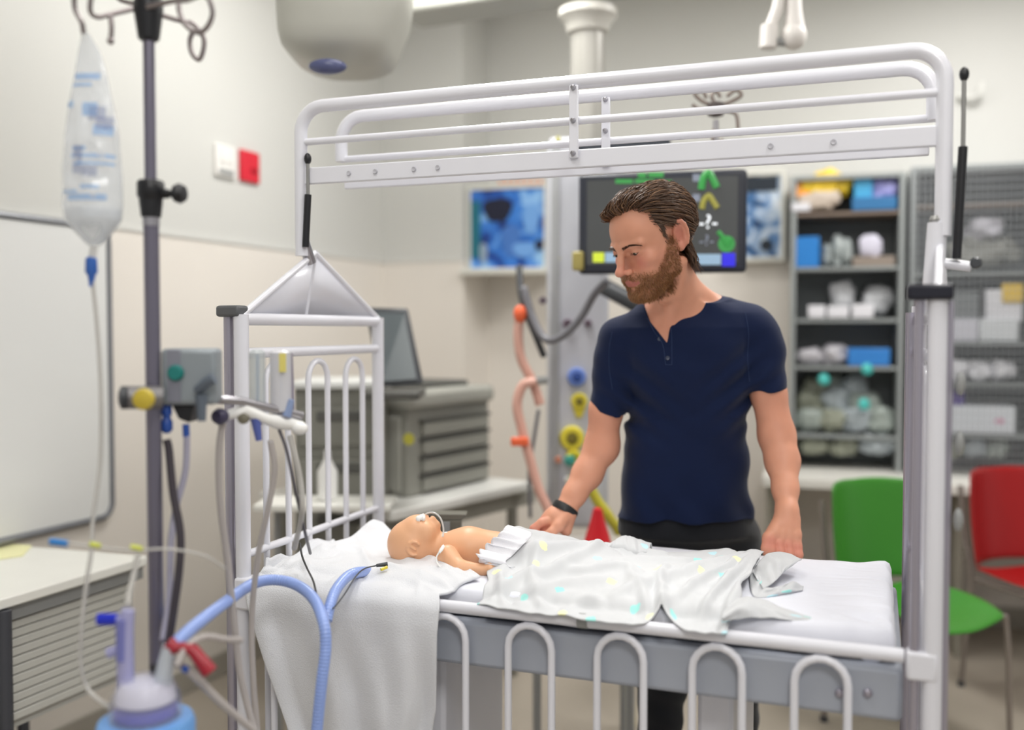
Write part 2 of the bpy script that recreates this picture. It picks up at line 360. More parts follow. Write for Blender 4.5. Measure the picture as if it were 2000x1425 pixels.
def mesh_sdf(fn, lo, hi, h, smooth=1, blk=8):
    lo = V3(lo); hi = V3(hi); nb = np.ceil((hi-lo)/(h*blk)).astype(int); n = nb*blk+1
    cb = np.stack(np.meshgrid(*[np.arange(k) for k in nb], indexing='ij'), -1).reshape(-1, 3)
    d = fn(lo+(cb+.5)*h*blk); rad = h*blk*.87*1.6+.004
    vals = np.full(tuple(n), 1., np.float32); act = np.zeros(tuple(n), bool)
    for b, dd in zip(cb, d):
        i, j, k = b*blk
        if abs(dd) < rad: act[i:i+blk+1, j:j+blk+1, k:k+blk+1] = True
        elif dd < 0: vals[i:i+blk+1, j:j+blk+1, k:k+blk+1] = -1
    idx = np.argwhere(act)
    for c in range(0, len(idx), 400000):
        q = idx[c:c+400000]; vals[q[:, 0], q[:, 1], q[:, 2]] = fn(lo+q*h)
    s = vals < 0; c8 = [(a, b, c) for a in (0, 1) for b in (0, 1) for c in (0, 1)]
    sl = lambda A, o: A[o[0]:A.shape[0]-1+o[0], o[1]:A.shape[1]-1+o[1], o[2]:A.shape[2]-1+o[2]]
    cnt = sum(sl(s, o).astype(np.int8) for o in c8); cell = (cnt > 0) & (cnt < 8); ci = np.argwhere(cell)
    vid = np.full(cell.shape, -1, np.int64); vid[cell] = np.arange(len(ci))
    cv = {o: vals[ci[:, 0]+o[0], ci[:, 1]+o[1], ci[:, 2]+o[2]].astype(float) for o in c8}
    acc = np.zeros((len(ci), 3)); nn = np.zeros(len(ci))
    for o in c8:
        for ax in range(3):
            if o[ax]: continue
            p = list(o); p[ax] = 1; a, b = cv[o], cv[tuple(p)]; m = (a < 0) != (b < 0)
            t = np.where(m, a/np.where(m, a-b, 1), 0); e = np.tile(np.array(o, float), (len(ci), 1)); e[:, ax] += t
            acc += e*m[:, None]; nn += m
    V = lo+(ci+acc/nn[:, None])*h; Fs = []
    for ax in range(3):
        a_, b_ = [(1, 2), (2, 0), (0, 1)][ax]
        o1 = [slice(None)]*3; o2 = [slice(None)]*3; o1[ax] = slice(0, -1); o2[ax] = slice(1, None)
        s0, s1 = s[tuple(o1)], s[tuple(o2)]; e = np.argwhere(s0 != s1)
        e = e[(e[:, a_] > 0) & (e[:, b_] > 0) & (e[:, a_] < n[a_]-1) & (e[:, b_] < n[b_]-1)]
        g = lambda da, db: vid[tuple((e - np.eye(3, dtype=int)[a_]*da - np.eye(3, dtype=int)[b_]*db).T)]
        q = np.stack([g(1, 1), g(0, 1), g(0, 0), g(1, 0)], 1); fl = s[e[:, 0], e[:, 1], e[:, 2]]
        q = np.where(fl[:, None], q, q[:, ::-1]); Fs.append(q[(q >= 0).all(1)])
    Fq = np.vstack(Fs)
    E = np.vstack([Fq[:, [0, 1]], Fq[:, [1, 2]], Fq[:, [2, 3]], Fq[:, [3, 0]]])
    for _ in range(smooth):
        sm = np.zeros_like(V); ct = np.zeros(len(V)); np.add.at(sm, E[:, 0], V[E[:, 1]]); np.add.at(sm, E[:, 1], V[E[:, 0]])
        np.add.at(ct, E[:, 0], 1); np.add.at(ct, E[:, 1], 1); V = V*.4+.6*sm/np.maximum(ct, 1)[:, None]
    return V, Fq
def quads_obj(name, V, Fq, m, parent=None, col=None, loc=None):
    if parent is not None: V = place(V, parent)
    elif loc is None:
        loc = np.array([(V[:, 0].min()+V[:, 0].max())/2, (V[:, 1].min()+V[:, 1].max())/2, V[:, 2].min()]); V = V-loc
    me = bpy.data.meshes.new(name); n = len(Fq)
    me.vertices.add(len(V)); me.vertices.foreach_set('co', V.astype(np.float32).ravel())
    me.loops.add(n*4); me.loops.foreach_set('vertex_index', Fq.astype(np.int32).ravel())
    me.polygons.add(n); me.polygons.foreach_set('loop_start', np.arange(0, n*4, 4, dtype=np.int32)); me.polygons.foreach_set('loop_total', np.full(n, 4, np.int32))
    me.update(calc_edges=True); me.validate(); me.materials.append(m)
    if col is not None:
        ca = me.color_attributes.new('Col', 'FLOAT_COLOR', 'POINT'); ca.data.foreach_set('color', np.hstack([col, np.ones((len(col), 1))]).astype(np.float32).ravel())
    me.shade_smooth(); o = bpy.data.objects.new(name, me); COL.objects.link(o)
    if parent is not None: o.parent = parent; ROOTM[o.name] = ROOTM[parent.name]
    else: o.location = loc; ROOTM[o.name] = Matrix.Translation(Vector([float(a) for a in loc]))
    return o
def cat_mesh(parts):
    Vs, Fs, n = [], [], 0
    for V, Fq in parts: Vs.append(V); Fs.append(Fq+n); n += len(V)
    return np.vstack(Vs), np.vstack(Fs)
def nz(x, y=0, z=0): return noise.noise(Vector((float(x), float(y), float(z))))
def rgl(r, g, b): return np.array(rgb(r, g, b)[:3])
# ================================================================ MATTRESS + SHEET
MT = .888
XM0, XM1, YM0, YM1 = -L_+.045, -.035, .040, .575
def bedz(x, y):
    e = min(y-YM0, YM1-y, x-XM0, XM1-x)
    if e > .03: return MT
    if e > 0: return MT - .012*(1-e/.03)**2
    return max(MT-.012+1.3*e, MT-.020)
NAVY = mat('navy_vinyl', (22, 26, 52), .35)
SHEET = mat('sheet_cotton', (228, 230, 240), .8, bump=.25, bscale=900, sheen=.2, bdist=.0006)
mt = thing('mattress', 'thin cot mattress with navy cover under a white fitted sheet, lying in the cot', 'mattress', tuple(B(-L_/2, WD/2, .833)))
MB().box(B((XM0+XM1)/2, (YM0+YM1)/2, .857), (XM1-XM0-.01, YM1-YM0-.01, .046), BR).build('mattress_cover', NAVY, mt, bevel=.012)
def sheetgrid():
    def axis(lo, hi, n):
        a = [(lo-.003, .055), (lo-.002, .04), (lo, .02), (lo+.004, .008), (lo+.012, .002)]
        a += [(v, 0) for v in np.linspace(lo+.025, hi-.025, n)]
        a += [(hi-.012, .002), (hi-.004, .008), (hi, .02), (hi+.002, .04), (hi+.003, .055)]
        return a
    ax = axis(-1.02, XM1, 150); ay = axis(YM0, YM1, 70); G = np.zeros((len(ax), len(ay), 3))
    for i, (x, dx) in enumerate(ax):
        for j, (y, dy) in enumerate(ay):
            d = min(.052, math.hypot(dx, dy))
            foot = max(0, 1-(XM1-x)/.16); s1 = abs(nz(x*6, y*34, 3)); z = .009*foot*(1-2*s1)+.009*foot*nz(x*14, y*9, 1)+.0012*nz(x*22, y*60, 8)
            near = max(0, 1-(y-YM0)/.05); z += .004*near*nz(x*9, y*3, 7)+.0025*nz(x*4, y*11, 5)
            z += .016*foot*max(0, 1-(y-YM0)/.15)*(nz((x+y)*40, (x-y)*8, 9))
            out = .004*nz(x*9, y*20+d*30, 2)
            yy = y + (-1 if j < 6 else 0)*out
            if j < 6: yy -= .004*math.exp(-((x+.16)/.05)**2)
            G[i, j] = B(x+(out if i > len(ax)-6 else 0), yy, MT+.002+z-d)
    return G
MB().grid(sheetgrid()).build('fitted_sheet', SHEET, mt, smooth=True, solid=.0015)
# ================================================================ BABY MANIKIN
YB = 2.2; U_ = YB/F
def q(px, py, Y=YB): return W(px, py, Y)
bear = [q(809+12.5*math.cos(t), 1069-13*math.sin(t), YB-.040) for t in np.linspace(.6, 5.1, 9)]
bear = [p-np.array((0, .0075, 0)) for p in bear]
def baby(P):
    u = U_
    d = ell(P, q(803, 1061), (47*u, 41*u, 47.5*u))
    d = smin(d, ell(P, q(824, 1042), (31*u, 31*u, 35*u)), .012)
    d = smin(d, ell(P, q(812, 1030), (24*u, 28*u, 24*u)), .012)
    d = smin(d, rc(P, q(833, 1024), q(828, 1009), .010, .007), .008)
    d = smin(d, rc(P, q(841, 1014), q(844, 1014), .0085, .0085), .008)
    d = smin(d, rc(P, q(851, 1026), q(846, 1040), .0115, .016), .01)
    for sY in (-1, 1):
        d = smin(d, ell(P, q(834, 1040, YB+sY*.024), (.017, .014, .02)), .012)
        d = ssub(d, ell(P, q(822, 1016, YB+sY*.014), (.006, .009, .004)), .006)
        d = smin(d, ell(P, q(822, 1019, YB+sY*.014), (.006, .008, .005)), .003)
    d = ssub(d, rc(P, q(839, 1009, YB-.009), q(839, 1009, YB+.009), .0022, .0022), .002)
    d = smin(d, rc(P, q(840, 1068), q(880, 1072), .030, .033), .014)
    d = smin(d, rc(P, q(896, 1073), q(915, 1071), .044, .046), .02)
    t = rc(P, q(915, 1070), q(990, 1078), .047, .043); d = smin(d, t, .016)
    d = smin(d, rc(P, q(990, 1086, 2.17), q(1100, 1100, 2.13), .032, .022), .02)
    d = smin(d, rc(P, q(990, 1086, 2.25), q(1100, 1092, 2.22), .032, .022), .02)
    # arms
    d = smin(d, rc(P, q(874, 1084, 2.135), q(896, 1107, 2.105), .0235, .017), .007)
    d = smin(d, rc(P, q(896, 1107, 2.105), q(945, 1113, 2.10), .0175, .0115), .006)
    d = smin(d, rc(P, q(945, 1113, 2.10), q(957, 1110, 2.095), .0105, .011), .006)
    for k in range(4): d = smin(d, rc(P, q(958, 1104+4*k, 2.095), q(969-abs(k-1)*1.5, 1102+4*k, 2.094), .0038, .0032), .0025)
    d = smin(d, rc(P, q(950, 1104, 2.095), q(957, 1099, 2.093), .004, .0034), .003)
    d = smin(d, rc(P, q(880, 1080, 2.265), q(905, 1086, 2.29), .022, .016), .008)
    d = smin(d, rc(P, q(905, 1086, 2.29), q(950, 1092, 2.28), .016, .01), .008)
    d = ssub(d, ell(P, q(967, 1030), (.005, .006, .0045)), .005)
    # ear and seam grooves
    for i in range(len(bear)-1): d = smin(d, rc(P, bear[i], bear[i+1], .0032, .0032), .0025)
    d = smin(d, rc(P, q(801, 1066, YB-.048), q(812, 1074, YB-.049), .0028, .002), .003)
    return d
BABYM = mat('manikin_vinyl', (232, 178, 138), .42, var=.03, vscale=30, bump=.05, bscale=400, sss=.06)
NP = mat('nasal_white', (244, 244, 242), .3)
bt = thing('infant_manikin', 'bald training manikin on its back on the white towel, legs under the printed blanket', 'manikin', tuple(q(900, 1110)))
Vb, Fb = mesh_sdf(baby, q(740, 1135, 2.05)+[0, -.02, -.02], q(1110, 985, 2.33)+[.01, .0, .02], .0022, 1)
quads_obj('body', Vb, Fb, BABYM, bt)
BDARK = mat('seam_shadow', (150, 96, 62), .6)
ct = thing('nasal_cannula', 'white nasal prongs with a looped clear tube on the face of the manikin', 'nasal prongs', tuple(q(825, 1010, 2.18)))
mb = MB()
for sY in (-.011, .003): mb.tube([q(820, 1016, YB+sY-.006), q(824, 1009, YB+sY), q(829, 1005, YB+sY)], [.0066, .0075, .0045], 12)
mb.ball(q(817, 1013, YB-.02), (.006, .006, .008), 8); mb.ball(q(827, 1012, YB-.018), (.005, .006, .007), 8)
mb.build('prongs', NP, ct)
CLEAR = mat('clear_tube', (228, 228, 226), .2, alpha=.75)
MB().tube(spline([q(828, 1006, YB), q(838, 1001, YB-.005), q(850, 1002, YB-.01), q(861, 1013, YB-.015), q(866, 1032, YB-.02), q(865, 1048, YB-.03)]), .0021, 8).build('tube', CLEAR, ct)
st = thing('sensor_strap', 'thin white strap with clip over the near shoulder of the manikin', 'strap', tuple(q(862, 1085, 2.1)))
MB().tube(spline([q(866, 1064, 2.118), q(861, 1074, 2.104), q(853, 1086, 2.10), q(853, 1096, 2.098), q(858, 1105, 2.088), q(866, 1112, 2.085)]), .0018, 8).build('strap', NP, st)
MB().tube([q(866, 1066, 2.112), q(862, 1073, 2.103), q(858, 1079, 2.10)], [.004, .0045, .003], 10, flat=.7).build('clip', NP, st)
ft = MB().tube(spline([q(866, 1046, 2.2), q(872, 1043, 2.2), q(880, 1047, 2.2), q(885, 1052, 2.21)]), .006, 8).build('neck_gauze', NP); tag(ft, 'small roll of white gauze at the throat of the manikin', 'gauze')
# diaper / paper pad ruffle
PAPER = mat('paper_pad', (232, 232, 238), .7, bump=.2, bscale=400)
du = [(992, 1030, 2.20), (986, 1040, 2.168), (974, 1052, 2.143), (962, 1064, 2.13), (950, 1076, 2.12), (940, 1084, 2.105), (945, 1094, 2.10), (958, 1096, 2.095)]
G = np.zeros((57, 9, 3)); dsp = spline([q(*p) for p in du], 8); dsp2 = spline([q(p[0]+48, p[1]+10, p[2]-.01) for p in du], 8)
for i in range(57):
    for j in range(9):
        s_ = j/8; p = dsp[i]*(1-s_)+dsp2[i]*s_; fl = (1-s_)**.6
        G[i, j] = p + np.array((-.012*fl*abs(math.sin(i*.42)), -.004-.005*math.sin(i*.9)*fl, .007*fl*math.cos(i*.75)))
tag(MB().grid(G).build('paper_pad', PAPER, smooth=True, solid=.0012), 'frilly white absorbent pad sticking out of the blanket at the belly of the manikin', 'pad')
# ================================================================ BLANKET
def mat_print():
    m = mat('printed_muslin', (202, 204, 207), .85, bump=.25, bscale=1200, sheen=.2, bdist=.0006); nt = m.node_tree; N = nt.nodes; L = nt.links; b = N['Principled BSDF']
    uv = N.new('ShaderNodeUVMap'); nn = N.new('ShaderNodeTexNoise'); nn.inputs['Scale'].default_value = 60
    L.new(uv.outputs[0], nn.inputs['Vector']); mx = N.new('ShaderNodeMix'); mx.data_type = 'VECTOR'; mx.inputs[0].default_value = .018
    L.new(uv.outputs[0], mx.inputs[4]); L.new(nn.outputs['Color'], mx.inputs[5])
    v = N.new('ShaderNodeTexVoronoi'); v.voronoi_dimensions = '2D'; v.inputs['Scale'].default_value = 10.5; v.inputs['Randomness'].default_value = .85; L.new(mx.outputs[1], v.inputs['Vector'])
    lt = N.new('ShaderNodeMath'); lt.operation = 'LESS_THAN'; lt.inputs[1].default_value = .12; L.new(v.outputs['Distance'], lt.inputs[0])
    sp = N.new('ShaderNodeSeparateColor'); L.new(v.outputs['Color'], sp.inputs[0])
    r = N.new('ShaderNodeValToRGB'); r.color_ramp.interpolation = 'CONSTANT'; e = r.color_ramp.elements
    e[0].position = 0; e[0].color = rgb(160, 226, 220); e[1].position = .36; e[1].color = rgb(238, 238, 190)
    x = e.new(.62); x.color = rgb(202, 204, 207); x = e.new(.86); x.color = rgb(190, 226, 236); L.new(sp.outputs[0], r.inputs[0])
    c = N.new('ShaderNodeMix'); c.data_type = 'RGBA'; c.inputs[6].default_value = rgb(202, 204, 207); L.new(lt.outputs[0], c.inputs[0]); L.new(r.outputs[0], c.inputs[7]); L.new(c.outputs[2], b.inputs['Base Color'])
    return m
MUSLIN = mat_print()
def add_uv(o, G):
    me = o.data; uv = me.uv_layers.new(name='UVMap'); nu, nv = G.shape[:2]
    li = np.zeros(len(me.loops), np.int32); me.loops.foreach_get('vertex_index', li)
    a = np.cumsum(np.r_[0, np.linalg.norm(np.diff(G[:, nv//2], axis=0), axis=1)]); b = np.cumsum(np.r_[0, np.linalg.norm(np.diff(G[nu//2], axis=0), axis=1)])
    uv.data.foreach_set('uv', np.stack([a[li//nv], b[li % nv]], 1).astype(np.float32).ravel())
def ridge(x): return 1-abs(x)*2.2
farp = [(0, 1000, 1062), (.2, 1085, 1076), (.4, 1195, 1085), (.6, 1300, 1092), (.8, 1400, 1096), (1, 1492, 1100)]
nearp = [(0, 932, 1166), (.1, 985, 1176), (.2, 1030, 1182), (.32, 1090, 1188), (.45, 1160, 1198), (.55, 1225, 1205), (.62, 1262, 1202), (.68, 1292, 1190), (.74, 1318, 1206), (.8, 1345, 1217), (.9, 1385, 1221), (1, 1420, 1223)]
NU, NV = 190, 90
def smooth2(G, it):
    for _ in range(it):
        G[1:-1, 1:-1] = .5*G[1:-1, 1:-1]+.125*(G[2:, 1:-1]+G[:-2, 1:-1]+G[1:-1, 2:]+G[1:-1, :-2])
    return G
def body_h(u, v):
    c = .30+.16*u; h = polyf([(0, .058), (.10, .046), (.3, .034), (.5, .022), (.7, .014), (1, .018)], u)
    wdt = .24+.1*u
    e = (v-c)/wdt; return h*math.exp(-abs(e)**2.6) if v < c else h*math.exp(-abs(e)**2)
# fold lines: (points on the mattress plane in photo terms, half width, height)
FOLDS = [([(985, 1082), (1050, 1092), (1120, 1090), (1180, 1082)], 9, .014), ([(950, 1130), (1010, 1116), (1080, 1112), (1150, 1102), (1200, 1100)], 10, .013),
         ([(960, 1160), (1030, 1140), (1090, 1134), (1140, 1122), (1160, 1108)], 9, .012), ([(1010, 1172), (1070, 1158), (1130, 1152), (1190, 1150)], 9, .008),
         ([(1140, 1100), (1170, 1088), (1230, 1096), (1300, 1100)], 8, .014), ([(1150, 1118), (1160, 1104), (1185, 1092)], 6, .012), ([(1200, 1120), (1280, 1118), (1360, 1112), (1440, 1104)], 10, .008),
         ([(1484, 1098), (1420, 1134), (1360, 1160), (1310, 1182)], 9, .012), ([(1486, 1104), (1440, 1142), (1400, 1172), (1370, 1200)], 8, .012), ([(1487, 1110), (1462, 1145), (1440, 1180), (1424, 1215)], 8, .013),
         ([(1480, 1096), (1400, 1118), (1330, 1140), (1260, 1156), (1200, 1172)], 10, .010), ([(1060, 1100), (1040, 1130), (1046, 1160), (1070, 1178)], 9, .009), ([(1220, 1134), (1250, 1160), (1262, 1190)], 8, .008),
         ([(1110, 1136), (1150, 1140), (1200, 1132), (1250, 1140)], 7, .009), ([(1300, 1130), (1290, 1156), (1292, 1186)], 8, .010), ([(1100, 1186), (1140, 1170), (1180, 1180)], 7, .006), ([(990, 1176), (975, 1150), (985, 1120)], 8, .008)]
FSEG = []
for pts, w_, h_ in FOLDS:
    sp = spline([(x, y*2.6, 0) for x, y in pts], 5)[:, :2]; FSEG.append((sp, w_, h_, len(FSEG)))
def folds_h(px, py):
    t = 0
    for sp, w_, h_, sd in FSEG:
        if px < sp[:, 0].min()-40 or px > sp[:, 0].max()+40: continue
        a = sp[:-1]; b = sp[1:]; e = b-a; w2 = np.array((px, py*2.6))-a; k = np.clip((w2*e).sum(1)/(e*e).sum(1), 0, 1); d = np.linalg.norm(w2-e*k[:, None], axis=1); m = d.argmin(); s1 = (m+k[m])/len(a)
        taper = math.sin(math.pi*min(1, .12+.76*s1))**.7; d = d[m]/(w_*1.25)
        t = (t**1.6+(h_*taper*math.exp(-d*d)+1e-9)**1.6)**(1/1.6)
    return t
def blanket():
    G = np.zeros((NU, NV, 3))
    for i in range(NU):
        u = i/(NU-1)
        fx, fy = polyf([(a, b) for a, b, c in farp], u), polyf([(a, c) for a, b, c in farp], u)
        nx, ny = polyf([(a, b) for a, b, c in nearp], u), polyf([(a, c) for a, b, c in nearp], u)
        A = PZ(fx, fy, MT); N_ = PZ(nx, ny, MT)
        for j in range(NV):
            v = j/(NV-1); px, py = proj(A*(1-v)+N_*v)
            p = A*(1-v)+N_*v
            if u < .1: p = p-ER*.016*(1-u/.1)*(nz(v*7, 3)+.3*math.sin(v*19))
            if u > .93: p = p+ER*.01*((u-.93)/.07)*nz(v*6, 8)
            x, y, _ = Bloc(p); z0 = bedz(x, y); h = body_h(u, v)
            f = folds_h(px+8*nz(u*9, v*6, 2), py+3*nz(u*8, v*7, 5))*1.7
            f += .006*(nz(u*7+v*2, v*5-u*3, 1)+.35)+.0025*nz(u*22, v*11, 4)+.0012*nz(u*45, v*20, 8)
            edge = min(1, (1-v)/.06, v/.06, u/.05, (1-u)/.05); f *= .3+.7*max(0, edge)
            z = z0+.004+h+f
            z += .022*math.exp(-((u-.68)/.030)**2)*math.exp(-((1-v)/.12)**2)
            z += .007*max(0, nz(u*13, 5)+.15)*math.exp(-((1-v)/.06)**2)
            z += .018*math.exp(-((u-1)/.10)**2)*math.exp(-(v/.30)**2)
            G[i, j] = (p[0], p[1], z)
    return smooth2(G, 2)
G = blanket()
bl = thing('muslin_blanket', 'white muslin blanket with teal and yellow star print, crumpled over the manikin legs', 'blanket', tuple(PZ(1200, 1140, MT)))
o = MB().grid(G).build('cloth', MUSLIN, bl, smooth=True, solid=.0022); add_uv(o, G)
def flap(pts_rows, name, nu=40, nv=14, amp=.003, fq=9, label=None, m=None, seed=0):
    rows = [spline([W(p[0], p[1], F*(.529-p[2])/(p[1]-645)) for p in r], 10) for r in pts_rows]; R_ = []
    for r in rows:
        k = np.linspace(0, len(r)-1, nu); R_.append(np.stack([np.interp(k, np.arange(len(r)), r[:, c]) for c in range(3)], 1))
    G = np.zeros((nu, nv, 3))
    for i in range(nu):
        c = spline([r[i] for r in R_], 8); k = np.linspace(0, len(c)-1, nv)
        for j in range(nv):
            G[i, j] = [np.interp(k[j], np.arange(len(c)), c[:, d]) for d in range(3)]
            G[i, j] += np.array((0, -amp, amp*.6))*nz(i/nu*fq, j/nv*2.5, seed)*2
    o = MB().grid(G).build(name, m or MUSLIN, bl, smooth=True, solid=.002); add_uv(o, G); return o
YT = 2.33
# raised tuft beside the man's thigh (third value: lift above the mattress)
flap([[(1120, 1082, .012), (1170, 1080, .014), (1210, 1086, .014), (1245, 1092, .012), (1278, 1090, .008)],
      [(1130, 1072, .022), (1180, 1070, .030), (1212, 1062, .038), (1242, 1072, .034), (1268, 1080, .024)],
      [(1150, 1066, .026), (1188, 1062, .036), (1216, 1046, .048), (1238, 1050, .046), (1272, 1060, .038)],
      [(1160, 1072, .018), (1192, 1068, .028), (1220, 1056, .040), (1242, 1060, .036), (1274, 1072, .022)],
      [(1170, 1078, .008), (1200, 1076, .012), (1228, 1070, .020), (1248, 1072, .018), (1272, 1082, .006)]], 'gathered_fold', 60, 34, .004, 12)
flap([[(1240, 1104, .006), (1300, 1106, .008), (1360, 1106, .008), (1405, 1104, .010), (1440, 1106, .012), (1478, 1112, .014)],
      [(1250, 1090, .014), (1300, 1088, .018), (1360, 1086, .020), (1410, 1082, .026), (1445, 1088, .026), (1482, 1098, .024)],
      [(1255, 1080, .016), (1300, 1079, .018), (1360, 1077, .020), (1420, 1071, .028), (1450, 1082, .024), (1484, 1092, .024)],
      [(1255, 1082, .004), (1300, 1082, .004), (1360, 1080, .005), (1420, 1078, .008), (1450, 1088, .008), (1482, 1096, .010)]], 'rear_fold', 70, 26, .003, 14, seed=4)
# corner bunched in the man's hand
flap([[(1470, 1118, .016), (1484, 1096, .030), (1503, 1080, .040), (1535, 1079, .042), (1566, 1092, .036)],
      [(1476, 1128, .018), (1496, 1106, .032), (1514, 1090, .044), (1540, 1090, .044), (1560, 1095, .038)],
      [(1484, 1138, .016), (1503, 1122, .026), (1520, 1106, .036), (1535, 1104, .038), (1549, 1103, .036)],
      [(1490, 1150, .010), (1508, 1140, .016), (1522, 1126, .024), (1529, 1118, .028), (1536, 1112, .030)]], 'held_corner', 60, 30, .004, 6, seed=7)
flap([[(1478, 1104, .022), (1486, 1122, .020), (1494, 1140, .014), (1506, 1148, .012), (1528, 1143, .018), (1548, 1136, .022), (1570, 1144, .012)],
      [(1470, 1112, .018), (1476, 1134, .014), (1486, 1152, .008), (1508, 1156, .008), (1535, 1152, .012), (1568, 1152, .006)],
      [(1464, 1122, .010), (1466, 1145, .007), (1472, 1164, .005), (1495, 1166, .005), (1528, 1160, .005), (1562, 1154, .004)]], 'hanging_edge', 60, 22, .003, 10, seed=2)
flap([[(1412, 1196, .012), (1436, 1172, .020), (1462, 1165, .022), (1500, 1174, .014), (1545, 1193, .008), (1594, 1209, .004)],
      [(1410, 1206, .014), (1440, 1186, .024), (1470, 1178, .026), (1502, 1187, .016), (1545, 1201, .008), (1592, 1211, .004)],
      [(1412, 1214, .005), (1445, 1208, .006), (1480, 1206, .007), (1515, 1207, .006), (1550, 1211, .004), (1588, 1213, .003)]], 'trailing_corner', 60, 24, .0025, 8, seed=5)
# ================================================================ TOWEL
TERRY = mat('terry_cloth', (222, 224, 229), .95, bump=.7, bscale=420, sheen=.4, bdist=.0022)
ftp = [(0, 505, 1116), (.14, 548, 1088), (.28, 600, 1062), (.42, 650, 1052), (.56, 705, 1048), (.66, 748, 1046), (.8, 800, 1062), (.9, 868, 1085), (1, 938, 1128)]
ntp = [(0, 500, 1168), (.25, 590, 1172), (.5, 690, 1186), (.75, 780, 1194), (1, 856, 1199)]
def railY(px): s = (.692-(px-1000)/F*1.645)/(.937+(px-1000)/F*.35); return 1.645+.35*s
def towel():
    nu, nv, nh = 150, 60, 70; G = np.zeros((nu, nv+nh, 3))
    for i in range(nu):
        u = i/(nu-1)
        fx, fy = polyf([(a, b) for a, b, c in ftp], u), polyf([(a, c) for a, b, c in ftp], u)
        nx, ny = polyf([(a, b) for a, b, c in ntp], u), polyf([(a, c) for a, b, c in ntp], u)
        A = PZ(fx, fy, MT+.01); N_ = W(nx, ny, railY(nx)-.005); N_[2] = .882
        for j in range(nv):
            v = j/nv; p = A*(1-v)+N_*v; x, y, _ = Bloc(p); z = bedz(x, y)+.009
            if y < YM0: z = max(z, .882)
            f = .010*max(0, ridge(nz(u*3+v, v*4, 6)))**2+.012*max(0, ridge(nz(u*2-v*2, v*2+u*5, 12)))**3
            f *= min(1, 1.2-.6*v)
            if .05 < u < .72: f += .010*math.exp(-(v/.10)**2)*(1+.8*math.sin(u*23))
            f += .008*math.exp(-((u-.62)/.06)**2)*math.exp(-(v/.2)**2)
            G[i, j] = (p[0], p[1], z+f*min(1, u/.05+.2)*min(1, (1-u)/.06+.15))
        E = G[i, nv-1].copy()
        for j in range(nh):
            t = (j+1)/nh; bx = polyf([(0, 474), (.12, 478), (.4, 515), (.7, 560), (1, 640)], t)*(1-u)+polyf([(0, 858), (.15, 852), (.5, 848), (1, 812)], t)*u
            zz = .888-.0-.46*t; r = railY(bx); Y = r-.022-.012*min(1, t*8)-.010
            fold = math.sin(u*15+1.5*math.sin(t*3)+2*t)*.5+nz(u*7, t*2, 3)
            Y -= .028*fold*min(1, t*4)*(.5+.5*t); 
            X = (bx-1000)/F*Y
            T = min(1, t/.06); T = math.sin(T*math.pi/2)
            G[i, nv+j] = (E[0]*(1-T)+X*T, E[1]*(1-T)+Y*T, min(zz, E[2]) if t < .05 else zz)
    return smooth2(G, 3)
G = towel(); o = MB().grid(G).build('bath_towel', TERRY, smooth=True, solid=.005)
tag(o, 'white terry towel under the manikin head, hanging over the near rail of the cot', 'towel')
# rumpled far edge of the towel
bl2 = bl
# ================================================================ MAN
man = thing('person', 'bearded man in navy short-sleeved shirt leaning on the cot, looking down at the manikin', 'person', (.47, 2.58, 0))
yaw, pit, rol = math.radians(57), math.radians(24), math.radians(0)
Fh = np.array((-math.sin(yaw)*math.cos(pit), -math.cos(yaw)*math.cos(pit), -math.sin(pit)))
Lh = np.array((math.cos(yaw), -math.sin(yaw), 0)); Uh = np.cross(Fh, Lh); Uh = -Uh if Uh[2] < 0 else Uh
cr, sr = math.cos(rol), math.sin(rol); Lh, Uh = Lh*cr+Uh*sr, Uh*cr-Lh*sr
RH = np.stack([Lh, Fh, Uh], 1)
O_ = W(1238, 492, 2.26) - Lh*.031 - Fh*.085
def H(l, f, u): return O_ + RH@np.array((l, f, u))
YC = 2.49
# ---- torso loft (shared by skin and shirt)
TR = [(1060, 1205, 1476, 2.585, .118), (1000, 1211, 1466, 2.575, .113), (930, 1216, 1460, 2.56, .110), (850, 1226, 1459, 2.545, .112), (780, 1224, 1462, 2.525, .118), (720, 1214, 1466, 2.505, .12), (670, 1205, 1474, 2.49, .112), (640, 1208, 1476, 2.48, .098), (612, 1232, 1452, 2.475, .08), (590, 1262, 1412, 2.465, .062)]
tz = np.array([W(1340, r[0], r[3])[2] for r in TR]); o_ = np.argsort(tz)
tz = tz[o_]; txl = np.array([W(r[1], r[0], r[3])[0] for r in TR])[o_]; txr = np.array([W(r[2], r[0], r[3])[0] for r in TR])[o_]
tyc = np.array([r[3] for r in TR])[o_]; try_ = np.array([r[4] for r in TR])[o_]
def torso(P, off=0., ztop=None, zbot=None):
    z = P[:, 2]; xl, xr, yc, ry = (np.interp(z, tz, a) for a in (txl, txr, tyc, try_))
    rx = (xr-xl)/2+off; ry = ry+off; cx = (xl+xr)/2
    a = np.abs(P[:, 0]-cx)/rx; b = np.abs(P[:, 1]-yc)/ry; k = (a**2.5+b**2.5+1e-9)**(1/2.5)
    d = (k-1)*np.minimum(rx, ry)*.85
    zt = tz[-1] if ztop is None else ztop; zb_ = tz[0] if zbot is None else zbot
    return np.maximum(d, np.maximum(z-zt-off, zb_-z))
SHL, SHR = W(1218, 662, 2.49), W(1472, 648, 2.475)
NB = W(1322, 606, 2.455); NT = W(1314, 530, 2.385)
